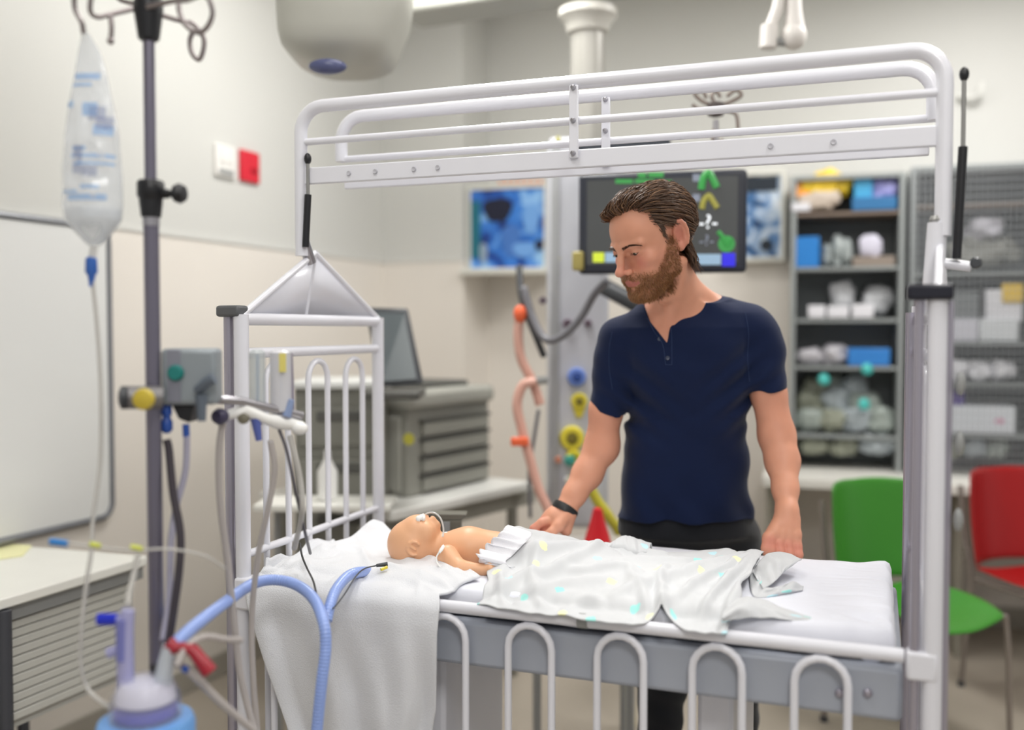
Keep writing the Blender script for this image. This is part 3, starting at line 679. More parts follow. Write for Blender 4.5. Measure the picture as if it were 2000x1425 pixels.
def upper(P, off=0.):
    d = torso(P, off)
    d = smin(d, rc(P, SHL, W(1205, 690, 2.495), .052+off, .05+off), .03); d = smin(d, rc(P, SHR, W(1484, 680, 2.475), .056+off, .054+off), .03)
    d = smin(d, rc(P, W(1282, 618, 2.47), SHL, .04+off, .045+off), .03); d = smin(d, rc(P, W(1385, 600, 2.48), W(1462, 630, 2.475), .036+off, .046+off), .03)
    return d
def neck(P):
    d = rc(P, NT, NB, .052, .062)
    d = smin(d, rc(P, W(1322, 560, 2.43), W(1392, 596, 2.47), .045, .028), .03)
    d = smin(d, rc(P, H(.050, -.03, -.07), W(1304, 628, 2.40), .012, .012), .03)       # sternomastoid
    d = smin(d, ell(P, H(0, .018, -.135), (.02, .02, .02)), .03)
    return d
def head(P, far=True):
    q_ = (P-O_)@RH; e = lambda c, r: ell(q_, c, r); c_ = lambda a, b, ra, rb: rc(q_, a, b, ra, rb)
    d = e((0, -.014, .032), (.076, .095, .086))
    d = smin(d, e((0, .030, .036), (.064, .064, .068)), .02)
    d = smin(d, e((0, .026, -.030), (.062, .060, .068)), .02)
    d = smin(d, c_((.012, .074, -.103), (-.012, .074, -.103), .019, .019), .018)
    for s in (1, -1):
        d = smin(d, c_((s*.052, .006, -.066), (s*.018, .068, -.100), .016, .018), .02)
        d = smin(d, c_((s*.060, .0, -.03), (s*.053, .006, -.068), .014, .015), .02)
        d = smin(d, e((s*.043, .060, -.026), (.022, .022, .019)), .016)
        d = smin(d, e((s*.03, .066, -.062), (.024, .022, .026)), .018)
    d = smin(d, e((0, .04, -.085), (.04, .045, .03)), .02)
    for s in (1, -1):
        d = ssub(d, e((s*.033, .101, .000), (.019, .016, .0125)), .012)
        d = smin(d, c_((s*.048, .073, .016), (s*.012, .092, .0165), .0085, .0085), .010)
        d = smin(d, e((s*.0325, .0755, .0), (.0155, .0145, .0128)), .004)
        d = ssub(d, e((s*.0335, .0925, -.0045), (.0135, .009, .0040)), .0015)
    d = smin(d, c_((0, .094, .010), (0, .114, -.030), .0078, .0092), .011)
    d = smin(d, e((0, .1195, -.037), (.0115, .0115, .0102)), .006)
    for s in (1, -1):
        d = smin(d, e((s*.0135, .1035, -.0420), (.0070, .0110, .0072)), .006)
        d = ssub(d, e((s*.0066, .109, -.0505), (.0038, .0058, .0038)), .002)
    # mouth
    d = smin(d, e((0, .084, -.066), (.028, .018, .020)), .012)
    for s in (1, -1): d = smin(d, c_((s*.002, .0975, -.0660), (s*.020, .0890, -.0690), .0042, .002), .005)
    d = smin(d, c_((.013, .0925, -.0765), (-.013, .0925, -.0765), .0048, .0048), .005)
    d = ssub(d, c_((.017, .0950, -.0716), (-.017, .0950, -.0716), .0014, .0014), .0012)
    d = smin(d, e((0, .088, -.104), (.016, .012, .012)), .010)
    # ears
    for s in (1, -1):
        nx_ = np.array((s*.86, .50, -.05)); nx_ /= np.linalg.norm(nx_); uz = np.array((0, -.16, 1.)); uz -= nx_*(uz@nx_); uz /= np.linalg.norm(uz); fy_ = np.cross(uz, nx_)
        if fy_[1] < 0: fy_ = -fy_
        R = np.stack([nx_*s, fy_, uz], 1)
        c = np.array((s*.083, -.020, -.002)); p = (q_-c)@R
        p = p/1.12; t = ell(p, (0, 0, 0), (.0052, .0165, .0305)); t = ssub(t, ell(p, (s*.0060, .003, .003), (.0058, .0115, .0200)), .0015)
        rim = [(s*.002, .012*math.cos(a)*1.15-.001, .026*math.sin(a)*1.1+.001) for a in np.linspace(-.2, 3.9, 9)]
        rim = [(x, y, z) for x, y, z in rim]
        for i in range(8): t = smin(t, rc(p, rim[i], rim[i+1], .0040, .0040), .0015)
        for i in range(1, 7): t = ssub(t, rc(p, (s*.0062, rim[i][1]*.62, rim[i][2]*.70), (s*.0062, rim[i+1][1]*.62, rim[i+1][2]*.70), .0034, .0034), .001)
        t = smin(t, rc(p, (s*.002, .004, -.028), (s*.001, .004, -.024), .0055, .006), .006)
        t = smin(t, rc(p, (s*.001, -.006, .014), (s*.002, -.007, -.012), .0024, .0028), .003)
        t = smin(t, rc(p, (s*.002, .012, -.002), (s*.002, .011, -.008), .003, .003), .003)
        t = smin(t, rc(p, (-s*.004, .008, -.012), (-s*.004, .006, .012), .006, .007), .005)
        d = smin(d, t, .004)
    return d
VX, VY = .00131, .00131
def skin_head(P):
    d = smin(head(P), neck(P), .02); d = smin(d, upper(P, -.007), .02); return d
lo = np.minimum(H(-.1, .14, -.14), W(1200, 700, 2.3)); 
lo = np.array((W(1150, 0, 2.2)[0], 2.10, W(0, 705, 2.45)[2])); hi = np.array((W(1440, 0, 2.5)[0], 2.62, W(0, 345, 2.4)[2]+.01))
Vh, Fq = mesh_sdf(skin_head, lo, hi, .0019, 1)
c = Vh[Fq].mean(1); Fq = Fq[(c[:, 2] > lo[2]+.01)]
# colours painted per vertex (skin, beard, lips): pigments, plus painted shade in the ear hollows
def ss(a, b, x): t = np.clip((x-a)/(b-a), 0, 1); return t*t*(3-2*t)
SK_ = rgl(220, 157, 128); SKR = rgl(212, 128, 112); BRD = rgl(138, 92, 58); LIP = rgl(190, 112, 100); HRC = rgl(90, 64, 44)
def beard_mask(q_):
    l, f, u = np.abs(q_[:, 0]), q_[:, 1], q_[:, 2]
    top = np.interp(f, [-.02, .0, .012, .03, .055, .075, .09, .10], [-.01, .01, .0, -.035, -.058, -.056, -.051, -.051])
    m = ss(.010, -.014, u-top)*ss(-.016, .006, f+.0)*ss(-.150, -.120, u)
    m *= 1-ss(.012, .002, np.abs(u+.090))*ss(.013, .005, l)*0
    lipz = np.hypot((u+.0718)/.0085, l/.027); lip = ss(1.08, .9, lipz)*ss(.083, .088, f)
    m *= 1-lip
    m *= 1-.75*ss(1., .5, np.hypot((u+.086)/.006, l/.012))
    return np.clip(m, 0, 1), lip
qh = (Vh-O_)@RH; bm, lm = beard_mask(qh)
noi = np.array([nz(*(p*45)) for p in Vh])*.5+.5
red = np.clip(np.exp(-(((np.abs(qh[:, 0])-.04)/.02)**2+((qh[:, 2]+.028)/.02)**2)) + np.exp(-((qh[:, 0]/.014)**2+((qh[:, 2]+.036)/.014)**2+((qh[:, 1]-.112)/.02)**2)), 0, 1)*.7
red = np.maximum(red, .5*ss(.06, .08, np.abs(qh[:, 0]))*ss(.03, .0, np.abs(qh[:, 1]+.016)))
col = SK_*(1-red[:, None])+SKR*red[:, None]; col = col*(.94+.1*noi[:, None])
ear_red_shade = ss(.072, .078, np.abs(qh[:, 0]))*ss(.016, .006, np.hypot(qh[:, 1]+.014, (qh[:, 2]-.002)*.7)); col = col*(1-.35*ear_red_shade[:, None])+rgl(176, 92, 76)*.35*ear_red_shade[:, None]  # darker red in the ear hollow: skin redness plus painted shade for depth
chest = ss(1.50, 1.42, Vh[:, 2])[:, None]*.25; col = col*(1-chest)+rgl(214, 140, 118)*chest
bm_ = (bm*(.42+.3*noi))[:, None]; col = col*(1-bm_)+BRD*bm_; col = col*(1-lm[:, None])+LIP*lm[:, None]
# ---- arms and hands
def hand_left(P):      # image left: resting fist with the thumb to the camera
    w = lambda x, y, Y: W(x, y, Y)
    d = rc(P, w(1105, 993, 2.46), w(1085, 1013, 2.455), .026, .029)
    d = smin(d, rc(P, w(1084, 1012, 2.45), w(1062, 1024, 2.45), .026, .018), .02)
    d = smin(d, rc(P, w(1090, 1014, 2.48), w(1070, 1024, 2.49), .024, .017), .02)
    for k in range(4):
        y = 2.432+.0195*k; kx = 1058+2.5*k; ky = 1020+1.2*k
        a, b, c, e = w(kx+12, ky-3, y), w(kx, ky, y), w(kx-16+3*k, ky+12, y-.002), w(kx-4+2*k, ky+24, y)
        g = w(kx+12, ky+20, y+.002)
        t = chain(P, [a, b, c, e, g], [.012, .0112, .0102, .0092, .0082], .003); d = smin(d, t, .0022)
    t = chain(P, [w(1102, 1008, 2.435), w(1091, 1026, 2.418), w(1078, 1038, 2.41), w(1064, 1046, 2.412)], [.017, .0145, .0112, .0088], .006)
    d = smin(d, t, .006)
    d = smin(d, rc(P, w(1112, 1004, 2.45), w(1106, 1036, 2.45), .018, .014), .015)
    return d
def arm_left(P):
    A = [W(1216, 690, 2.50), W(1184, 800, 2.51), W(1174, 872, 2.52), W(1147, 925, 2.50), W(1122, 965, 2.475), W(1104, 995, 2.46)]
    d = chain(P, A, [.050, .0415, .0415, .0375, .0285, .0245], .02)
    d = smin(d, ell(P, W(1180, 868, 2.515), (.037, .036, .045)), .02)
    return smin(d, hand_left(P), .012)
def hand_right(P):
    w = lambda x, y, Y: W(x, y, Y); K = [(1503, 1055), (1521, 1060), (1539, 1063), (1556, 1066)]; d = None
    for k, (kx, ky) in enumerate(K):
        s = (1526+7*k, 1018)
        t = chain(P, [w(*s, 2.315), w((s[0]+kx)/2, (s[1]+ky)/2+2, 2.300), w(kx, ky, 2.292), w(kx+3, ky+17, 2.283), w(kx+1, ky+27, 2.30), w(kx, ky+20, 2.325)], [.019, .0165, .0122, .0112, .0098, .009], .006)
        d = t if d is None else smin(d, t, .0028)
    d = smin(d, ell(P, w(1530, 1038, 2.318), (.028, .015, .028)), .008)
    for k, (kx, ky) in enumerate(K): d = smin(d, ell(P, w(kx, ky-1, 2.288), (.0085, .008, .008)), .004)
    t = chain(P, [w(1519, 1026, 2.31), w(1501, 1050, 2.292), w(1496, 1070, 2.285), w(1499, 1086, 2.288)], [.018, .014, .0112, .0092], .006)
    d = smin(d, t, .006)
    return d
def arm_right(P):
    A = [W(1478, 680, 2.475), W(1501, 768, 2.46), W(1517, 850, 2.45), W(1528, 900, 2.42), W(1534, 955, 2.37), W(1537, 1000, 2.325), W(1536, 1020, 2.315)]
    d = chain(P, A, [.052, .0425, .044, .0405, .0295, .0245, .0255], .02)
    return smin(d, hand_right(P), .012)
Va, Fa = mesh_sdf(arm_left, (W(1025, 0, 2.5)[0]-.01, 2.37, W(0, 1065, 2.46)[2]), (W(1250, 0, 2.5)[0]+.02, 2.6, W(0, 680, 2.5)[2]), .0024, 1)
Vr, Fr = mesh_sdf(arm_right, (W(1430, 0, 2.4)[0]-.01, 2.22, W(0, 1105, 2.28)[2]), (W(1590, 0, 2.45)[0]+.02, 2.55, W(0, 670, 2.47)[2]), .0024, 1)
def armcol(V, kn):
    n = np.array([nz(*(p*30)) for p in V])*.5+.5; d = np.min([np.linalg.norm(V-k, axis=1) for k in kn], axis=0); r = ss(.03, .008, d)[:, None]*.6
    up = ss(1.0, 1.3, V[:, 2])[:, None]*.3
    c = SK_*(1-r)+SKR*r; c = c*(1-up)+rgl(222, 150, 125)*up; return c*(.93+.12*n[:, None])
ca = armcol(Va, [W(1042, 1032, 2.43), W(1060, 1022, 2.44), W(1050, 1040, 2.43)]); cr_ = armcol(Vr, [W(x, y, 2.28) for x, y in ((1503, 1060), (1521, 1068), (1539, 1070), (1558, 1074))])
# hidden torso core joins head, arms and trousers into one figure
Vc, Fc = mesh_sdf(lambda P: smin(upper(P, -.012), rc(P, SHL, SHR, .05, .05), .02), (.2, 2.33, .93), (.75, 2.72, 1.5), .008, 1)
Vall, Fall = cat_mesh([(Vh, Fq), (Va, Fa), (Vr, Fr), (Vc, Fc)])
SKINM = mat('skin', (222, 160, 135), .48, attr='Col', bump=.12, bscale=900, sss=.12, bdist=.0008)
quads_obj('body', Vall, Fall, SKINM, man, np.vstack([col, ca, cr_, np.tile(SK_, (len(Vc), 1))]))
# ---- eyes
EYEW = mat('eye_white', (226, 214, 206), .15); IRIS = mat('iris', (84, 84, 70), .1); PUP = mat('pupil', (8, 8, 10), .1)
for s in (1, -1):
    e = MB().ball(H(s*.0325, .0748, -.0006), .0122, 14).build('eye', EYEW, man, smooth=True)
    g = RH@np.array((-.12 if s > 0 else -.05, .93, -.36)); g /= np.linalg.norm(g); cc = H(s*.0325, .0748, -.0006)
    MB().lathe([(.0052, .0112), (.0048, .0119), (.001, .0124)], cc, g, 20).build('iris', IRIS, e)
    MB().lathe([(.0021, .0118), (.0019, .0126), (.0004, .0127)], cc, g, 14).build('pupil', PUP, e)
# ---- strands
def strands(name, paths, wid, cols, m, parent, nseg=3):
    V = []; Fs = []; C_ = []; n = 0
    for P, w_, cc in zip(paths, wid, cols):
        P = np.asarray(P); m_ = len(P); T = np.gradient(P, axis=0); T /= np.linalg.norm(T, axis=1)[:, None]+1e-9
        u = np.cross(T[0], (.3, .5, .8)); u /= np.linalg.norm(u)+1e-9
        for i in range(m_):
            u = u-T[i]*(u@T[i]); u /= np.linalg.norm(u)+1e-9; b = np.cross(T[i], u); r = w_*(1-.8*(i/(m_-1))**2)
            for k in range(nseg): t = 2*math.pi*k/nseg; V.append(P[i]+r*(math.cos(t)*u+math.sin(t)*b)); C_.append(cc)
        for i in range(m_-1):
            for k in range(nseg): a = n+i*nseg; k2 = (k+1) % nseg; Fs.append((a+k, a+k2, a+nseg+k2, a+nseg+k))
        n += m_*nseg
    return quads_obj(name, np.array(V), np.array(Fs), m, parent, np.array(C_))
HAIRM = mat('hair', (90, 60, 40), .42, attr='Col', spec=.6)
rng = np.random.default_rng(5)
hc = np.array((0, -.024, .034)); hr = np.array((.080, .108, .086))
def hairline_ok(l, f, u):
    al = abs(l)
    line = np.interp(u, [-.10, -.04, -.02, .01, .035, .06, .075, .09, .13], [-.045, -.035, .010, .020, .030, .040, .050, .066, .10])
    line -= .010*math.exp(-((al-.040)/.016)**2)*(1 if u > .062 else 0)
    if f > line: return False
    if -.048 < f < .012 and u < .034 and al > .05: return False
    if f <= -.03 and u < -.066: return False
    return True
paths, wid, cols = [], [], []
def strand(dirv, n, step, lift, wv):
    qv = np.array(dirv, float); qv /= np.linalg.norm(qv); out = []; ph = rng.uniform(0, 6)
    side = np.sign(qv[0]); base = rng.uniform(.0, .05)
    for k in range(n):
        t = k/(n-1); p = hc+hr*qv*(1+base+lift*math.sin(math.pi*min(1, t*1.15+.05))**.8)
        p = p+np.array((wv*math.sin(t*5+ph), 0, wv*.6*math.cos(t*4+ph)))
        out.append(p)
        v = np.array((-.10*qv[0], -1., -.15-.55*abs(qv[0])-.5*max(0, -qv[1])))
        v = v-qv*(v@qv); v /= np.linalg.norm(v)+1e-9; qv = qv+v*step; qv /= np.linalg.norm(qv)
    return out
N = 0
while N < 3400:
    dv = rng.normal(size=3); dv /= np.linalg.norm(dv); p = hc+hr*dv
    if not hairline_ok(*p): continue
    fr = ss(.0, .08, p[1])*ss(.06, .10, p[2]); n = int(rng.integers(7, 11)); N += 1
    if p[2] < -.01 and p[1] > -.03: n = 5
    if p[1] > -.004 and p[2] < .036:
        b_ = hc+hr*dv*1.02; paths.append([H(*(b_+np.array((0, -.003*t-.006*t*t*(rng.random()), -.011*t)))) for t in (0, .5, 1.)]); wid.append(.0009); cols.append(HRC*rng.uniform(.6, 1.4)); continue
    st_ = strand(dv, n, .085 if n > 5 else .04, .05+.20*float(fr)*rng.uniform(.6, 1.3)+.05*rng.random(), .0022)
    if any(abs(x[0]) > .058 and -.046 < x[1] < .012 and x[2] < .034 for x in st_) and not (p[1] > .008): continue
    g = rng.uniform(.55, 1.5); cc = HRC*g*np.array((1, .98, .95))
    if rng.random() < .10: cc = rgl(150, 112, 78)
    paths.append([H(*x) for x in st_]); wid.append(rng.uniform(.0007, .0015)); cols.append(cc)
# quiff: tufts rising at the front hairline and falling back
for k in range(420):
    al = rng.uniform(-1, 1); l0 = .060*al; fx = max(0, -al-.1); f0 = .078-.050*al*al+rng.uniform(-.014, .002); u0 = .083+.012*(1-al*al)+rng.uniform(-.006, .004)-.012*fx; f0 += .016*fx
    if al > .25: f0 -= .012; u0 += .004
    h_ = rng.uniform(.016, .030)*(1-.25*al*al); bk = rng.uniform(.035, .06); sw = rng.uniform(-.006, .010)
    P_ = spline([(l0, f0-.006, u0-.004), (l0*1.02, f0+(.008+.020*fx)*rng.uniform(.2, 1.4), u0+h_*.55), (l0*.98+sw*.4, f0-.006, u0+h_), (l0*.95+sw, f0-bk*.6, u0+h_*1.05), (l0*.93+sw, f0-bk*1.2, u0+h_*.75)], 3)
    g = rng.uniform(.6, 1.7); cc = HRC*g; cc = rgl(140, 104, 70) if rng.random() < .12 else cc
    paths.append([H(*x) for x in P_]); wid.append(rng.uniform(.0010, .0020)); cols.append(cc)
for k in range(420):   # curls at the nape
    l0 = rng.uniform(-.05, .066); f0 = -.088+.036*abs(l0)/.06+rng.uniform(-.01, .008); u0 = rng.uniform(-.06, -.02)
    P_ = spline([(l0*1.05, f0, u0), (l0*1.05, f0-.006, u0-.016), (l0, f0-.004, u0-.034), (l0*.98, f0-.008-rng.random()*.010, u0-.052-rng.random()*.008)], 3)
    paths.append([H(*x) for x in P_]); wid.append(.0016); cols.append(HRC*rng.uniform(.5, 1.2))
hs = strands('hair_strands', paths, wid, cols, HAIRM, man, 4); hs['kind'] = 'stuff'
def hairbase(P):
    q_ = (P-O_)@RH; d = ell(q_, hc+np.array((0, -.002, 0)), hr*1.03)
    u = q_[:, 2]; al = np.abs(q_[:, 0])
    line = np.interp(u, [-.10, -.04, -.02, .01, .035, .06, .075, .09, .13], [-.045, -.035, .006, .016, .026, .036, .045, .060, .09])
    line = line-.010*np.exp(-((al-.040)/.016)**2)*(u > .062)
    d = np.maximum(d, (q_[:, 1]-line)*.8)
    ear = np.maximum(np.abs(q_[:, 1]+.018)-.030, np.maximum(u-.034, .045-al)); d = np.maximum(d, -ear)
    d = np.maximum(d, np.maximum(-.080-u, -1)); return d
Vq, Fq2 = mesh_sdf(hairbase, O_-.16, O_+.16, .003, 2)
quads_obj('hair', Vq, Fq2, HAIRM, man, np.tile(HRC*.7, (len(Vq), 1)))
# beard
me_n = None
E1 = Vh[Fq[:, 1]]-Vh[Fq[:, 0]]; E2 = Vh[Fq[:, 3]]-Vh[Fq[:, 0]]; fn = np.cross(E1, E2); fn /= np.linalg.norm(fn, axis=1)[:, None]+1e-12
fc = Vh[Fq].mean(1); fq = (fc-O_)@RH; fb, _ = beard_mask(fq)
ok = np.argwhere((fb > .12) & (fq[:, 0] > -.06)).ravel(); sel = rng.choice(ok, 9000); sel = sel[rng.random(len(sel)) < fb[sel]**1.5]
paths, wid, cols = [], [], []
for i in sel:
    l, f, u = fq[i]; p = fc[i]; n = fn[i]; dn = RH@np.array((.15*np.sign(l), .25 if f > .05 else -.05, -1.)); ln = rng.uniform(.004, .0085)*(1.25 if u < -.095 else 1)*(.55+.45*fb[i])
    if u > -.064 and f > .07: dn = RH@np.array((1.0*np.sign(l), .15, -.8)); ln = .005
    d_ = dn*.8+n*.55+rng.normal(size=3)*.25; d_ /= np.linalg.norm(d_)
    paths.append([p-n*.0005, p+d_*ln*.5+n*.0006, p+d_*ln+RH@np.array((0, 0, -.001))]); wid.append(.00045)
    g = rng.uniform(.7, 1.5); cols.append(np.clip(rgl(150, 102, 62)*g, 0, 1) if rng.random() < .75 else rgl(186, 140, 92))
hb = strands('beard', paths, wid, cols, HAIRM, man, 3); hb['kind'] = 'stuff'
paths, wid, cols = [], [], []
for s in (1, -1):
    for k in range(330):
        t = rng.random(); l = s*(.012+.042*t); u = .0125+.0075*math.sin(t*2.4)-.006*t*t+rng.uniform(-.003, .003)*(1.2-t); f = .1005-.020*t*t-.010*t-.0
        # drop onto the surface along -F
        pts = H(l, .125, u)-np.outer(np.linspace(0, .07, 90), Fh); dd = head(pts); kk = np.argmax(dd < 0.0); p = pts[kk]
        d_ = RH@np.array((s*.9, .12, .35-.6*t)); ln = rng.uniform(.005, .008); paths.append([p, p+d_*ln*.5+Fh*.0012, p+d_*ln]); wid.append(.00045); cols.append(rgl(86, 56, 38)*rng.uniform(.8, 1.3))
    for k in range(36):
        t = k/35; l = s*(.0225+.0225*t); pts = H(l, .125, -.002-.003*math.sin(t*3.1))-np.outer(np.linspace(0, .07, 90), Fh); dd = head(pts); p = pts[np.argmax(dd < 0)]
        paths.append([p, p+Fh*.003-Uh*.0012, p+Fh*.005-Uh*.0035]); wid.append(.0003); cols.append(rgl(50, 34, 26))
strands('eyebrow', paths, wid, cols, HAIRM, man, 3)['kind'] = 'stuff'
# ---- henley shirt
NAVYC = mat('navy_jersey', (8, 25, 60), .85, bump=.35, bscale=1400, sheen=.1, spec=.25, bdist=.0005, var=.10, vscale=5)
Vpoly = [(1250, 560), (1259, 598), (1270, 628), (1286, 648), (1303, 670), (1308, 640), (1314, 618), (1336, 606), (1360, 588), (1384, 562), (1384, 480), (1250, 480)]
SLa, SLb = W(1213, 668, 2.50), W(1184, 815, 2.51); SRa, SRb = W(1474, 655, 2.475), W(1502, 778, 2.46)
folds = []
def fold(pts, r, s): folds.append(([W(*p) for p in pts], r, s))
Yf = 2.40
def onfront(x, y): return None
def shirt(P):
    d = upper(P, 0.)
    sl = rc(P, SLa, SLb, .060, .0495); sr_ = rc(P, SRa, SRb, .064, .051)
    nl = (SLb-SLa)/np.linalg.norm(SLb-SLa); nr = (SRb-SRa)/np.linalg.norm(SRb-SRa)
    cl = (P-W(1184, 806, 2.51))@(nl*.93+np.array((.0, 0, -.07))); cr2 = (P-W(1502, 764, 2.46))@(nr*.85+np.array((-.12, 0, -.10)))
    sl = np.maximum(sl, cl); sr_ = np.maximum(sr_, cr2)
    d = smin(d, sl, .022); d = smin(d, sr_, .022)
    x, y, z = P[:, 0], P[:, 1], P[:, 2]
    # hem
    hz = W(1340, 1021, 2.47)[2]+.006*np.cos((x-.45)*9)-.004
    d = np.maximum(d, hz-z)
    # cloth relief: drapes
    r = np.sin(x*34+z*21+3*np.sin(z*9))*.0011+np.sin(x*13-z*30+2*np.sin(x*11))*.0013+np.sin(z*47+x*9+2*np.sin(x*23))*.0008*(z < 1.2)
    ax_l = np.exp(-(((x-SLa[0]-.03)/.09)**2+((z-1.24)/.09)**2)); ax_r = np.exp(-(((x-SRa[0]+.03)/.09)**2+((z-1.27)/.09)**2))
    r += .0035*ax_l*np.sin((x*.8+z)*95)+.0035*ax_r*np.sin((z-x*.8)*95)
    r += .0018*np.exp(-((z-.95)/.06)**2)*np.sin(x*60+z*40)
    d = d-r*1.7
    # neckline
    f = (P-CP)@FWD; px = 1000+F*(P-CP)@RT/f; py = 712.5-F*((P-CP)@UP)/f
    pl = poly2(px, py, Vpoly)*.00128
    band = np.abs(pl)-.006; fr = y < 2.50
    d = np.where((band < .002) & (pl > -.001), d-.0014*ss(.003, -.001, band), d)
    d = np.maximum(d, -pl)
    return d
Vs, Fs_ = mesh_sdf(shirt, (W(1140, 0, 2.5)[0]-.01, 2.32, W(0, 1040, 2.5)[2]), (W(1545, 0, 2.45)[0]+.01, 2.70, W(0, 540, 2.45)[2]+.02), .0026, 1)
quads_obj('henley_shirt', Vs, Fs_, NAVYC, man)
def on_surf(fnc, px, py, Y0=2.2, Y1=2.6):
    Ys = np.linspace(Y0, Y1, 400); pts = np.array([W(px, py, Y) for Y in Ys]); d = fnc(pts); k = np.argmax(d < 0); return pts[k]
BTN = mat('shirt_button', (60, 68, 88), .25)
for bx, by in ((1288, 662), (1304, 699)):
    p = on_surf(shirt, bx, by); MB().lathe([(.0052, -.001), (.0056, .0008), (.0045, .0022), (.003, .0016), (.0005, .0016)], p, (0, -1, .12), 18).build('shirt_button', BTN, man)
STI = mat('placket_seam', (34, 52, 88), .8)
def seam(pts, name='seam', r=.0009): 
    pp = spline([(a, b, 0) for a, b in pts], 8); MB().tube([on_surf(shirt, a, b)+np.array((0, -.0005, 0)) for a, b, _ in pp], r, 6).build(name, STI, man)
seam([(1264, 620), (1278, 648), (1294, 672), (1300, 712)]); seam([(1311, 640), (1312, 672), (1312, 712)]); seam([(1300, 712), (1312, 712)])
seam([(1196, 648), (1190, 680), (1190, 720), (1196, 760)]); seam([(1456, 612), (1462, 650), (1460, 700), (1464, 745)])
# ---- wrist band
wb = W(1103, 996, 2.458); ax = W(1120, 968, 2.475)-W(1092, 1016, 2.45); ax /= np.linalg.norm(ax)
u_ = np.cross(ax, (0, 1, 0)); u_ /= np.linalg.norm(u_); v_ = np.cross(ax, u_)
mb = MB(); n = 40; Vv = []; 
for r_, h_ in ((.0300, -.010), (.0335, -.010), (.0345, -.004), (.0345, .004), (.0335, .010), (.0300, .010)):
    for k in range(n): t = 2*math.pi*k/n; Vv.append(wb+ax*h_+r_*(math.cos(t)*u_+math.sin(t)*v_*.95))
mb.add(Vv, [(i*n+k, i*n+(k+1) % n, ((i+1) % 6)*n+(k+1) % n, ((i+1) % 6)*n+k) for i in range(6) for k in range(n)])
tag(mb.build('wristband', mat('black_rubber', (26, 26, 28), .45)), 'black rubber activity band around the wrist of the man', 'wristband')
# ---- trousers and shoes
LG = [(1292, 2.60, -.062), (1436, 2.62, .06)]
def trousers(P):
    z = P[:, 2]; d = torso(P, -.012, ztop=W(0, 1000, 2.5)[2], zbot=.88)
    hipc = W(1338, 1060, 2.59); hipc[2] = .90
    d = smin(d, ell(P, hipc, (.172, .100, .115)), .03)
    for px, Y, _ in LG:
        a = W(px+(14 if px < 1340 else -14), 1100, Y); a[2] = .84; k = W(px, 1380, Y); k = np.array((k[0], Y-.01, .48)); an = np.array((k[0]+(-.01 if px < 1340 else .01), Y+.03, .085))
        l = smin(rc(P, a, k, .092, .064), rc(P, k, an, .064, .052), .03); l = l-.0025*np.sin(z*70+P[:, 0]*30); d = smin(d, l, .03)
    d = np.maximum(d, .05-z); return d
Vt, Ft = mesh_sdf(trousers, (.2, 2.40, .03), (.80, 2.78, 1.02), .006, 2)
quads_obj('trousers', Vt, Ft, mat('black_trousers', (9, 14, 24), .85, bump=.3, bscale=700, sheen=.2, bdist=.0008), man)
SHOE = mat('shoe_leather', (24, 24, 27), .4); SOLE = mat('shoe_sole', (60, 58, 55), .7)
for px, Y, _ in LG:
    x = (px-1000)/F*Y
    def shoe(P, x=x, Y=Y):
        d = rc(P, (x, Y+.04, .055), (x-.015, Y-.14, .042), .043, .034); d = smin(d, rc(P, (x, Y+.03, .06), (x, Y+.03, .11), .04, .045), .03); return np.maximum(d, .018-P[:, 2])
    v, f_ = mesh_sdf(shoe, (x-.08, Y-.2, 0), (x+.08, Y+.12, .16), .006, 1); so = quads_obj('shoe', v, f_, SHOE, man)
    MB().prism([(x+.042*math.cos(a)-.008*(math.sin(a) < 0), Y-.05+.135*math.sin(a), .002) for a in np.linspace(0, 2*math.pi, 24, endpoint=False)], (0, 0, .018)).build('sole', SOLE, so)
# ================================================================ IV STAND (near, left)
YP = 1.62
pb = W(300, 800, YP); X0 = pb[0]
iv = thing('infusion_stand', 'tall steel infusion pole with black clamp and four looped hooks, nearest the camera at left', 'infusion stand', (X0, YP, 0))
def PX(z): return np.array((X0, YP, z))
zc = W(300, 388, YP)[2]; zh = W(300, 40, YP)[2]
MB().tube([PX(.12), PX(zc)], .0125, 20).build('lower_pole', STEEL, iv)
MB().tube([PX(zc), PX(zh+.02)], .0095, 20).build('upper_pole', STEEL, iv)
MB().lathe([(.012, -.032), (.016, -.03), (.019, -.005), (.019, .0), (.022, .004), (.022, .026), (.019, .03), (.01, .031)], PX(zc), n=24).build('clamp_collar', BLACK, iv)
MB().lathe([(.008, 0), (.008, .014), (.006, .016), (.006, .022), (.014, .026), (.017, .034), (.013, .042), (.003, .043)], PX(zc+.008)+np.array((.016, 0, 0)), (1, -.15, 0), 20).build('clamp_knob', BLACK, iv)
MB().tube([PX(zc-.045), PX(zc-.03)], .0135, 18).build('ferrule', CHROME, iv)
MB().lathe([(.012, -.034), (.017, -.03), (.022, .006), (.024, .02), (.022, .036), (.01, .04)], PX(zh), n=22).build('hub', BLACK, iv)
HK = mat('hook_steel', (150, 142, 142), .32, .8)
def tb(p, n, r=.0042, m=HK, par=iv): return MB().tube(spline([W(*a) for a in p], 8), r, 10).build(n, m, par)
tb([(283, 12, 1.62), (215, 28, 1.60), (190, 33, 1.59), (176, 20, 1.58), (178, -20, 1.575), (165, -60, 1.57), (148, -25, 1.57), (146, 15, 1.575), (160, 45, 1.58), (163, 66, 1.585)], 'hook')
tb([(215, 28, 1.60), (218, 55, 1.60), (216, 78, 1.60)], 'hook'); MB().ball(W(216, 80, 1.60), .006, 8).build('hook_tip', HK, iv)
tb([(290, 22, 1.62), (350, 40, 1.66), (375, 44, 1.68)], 'hook')
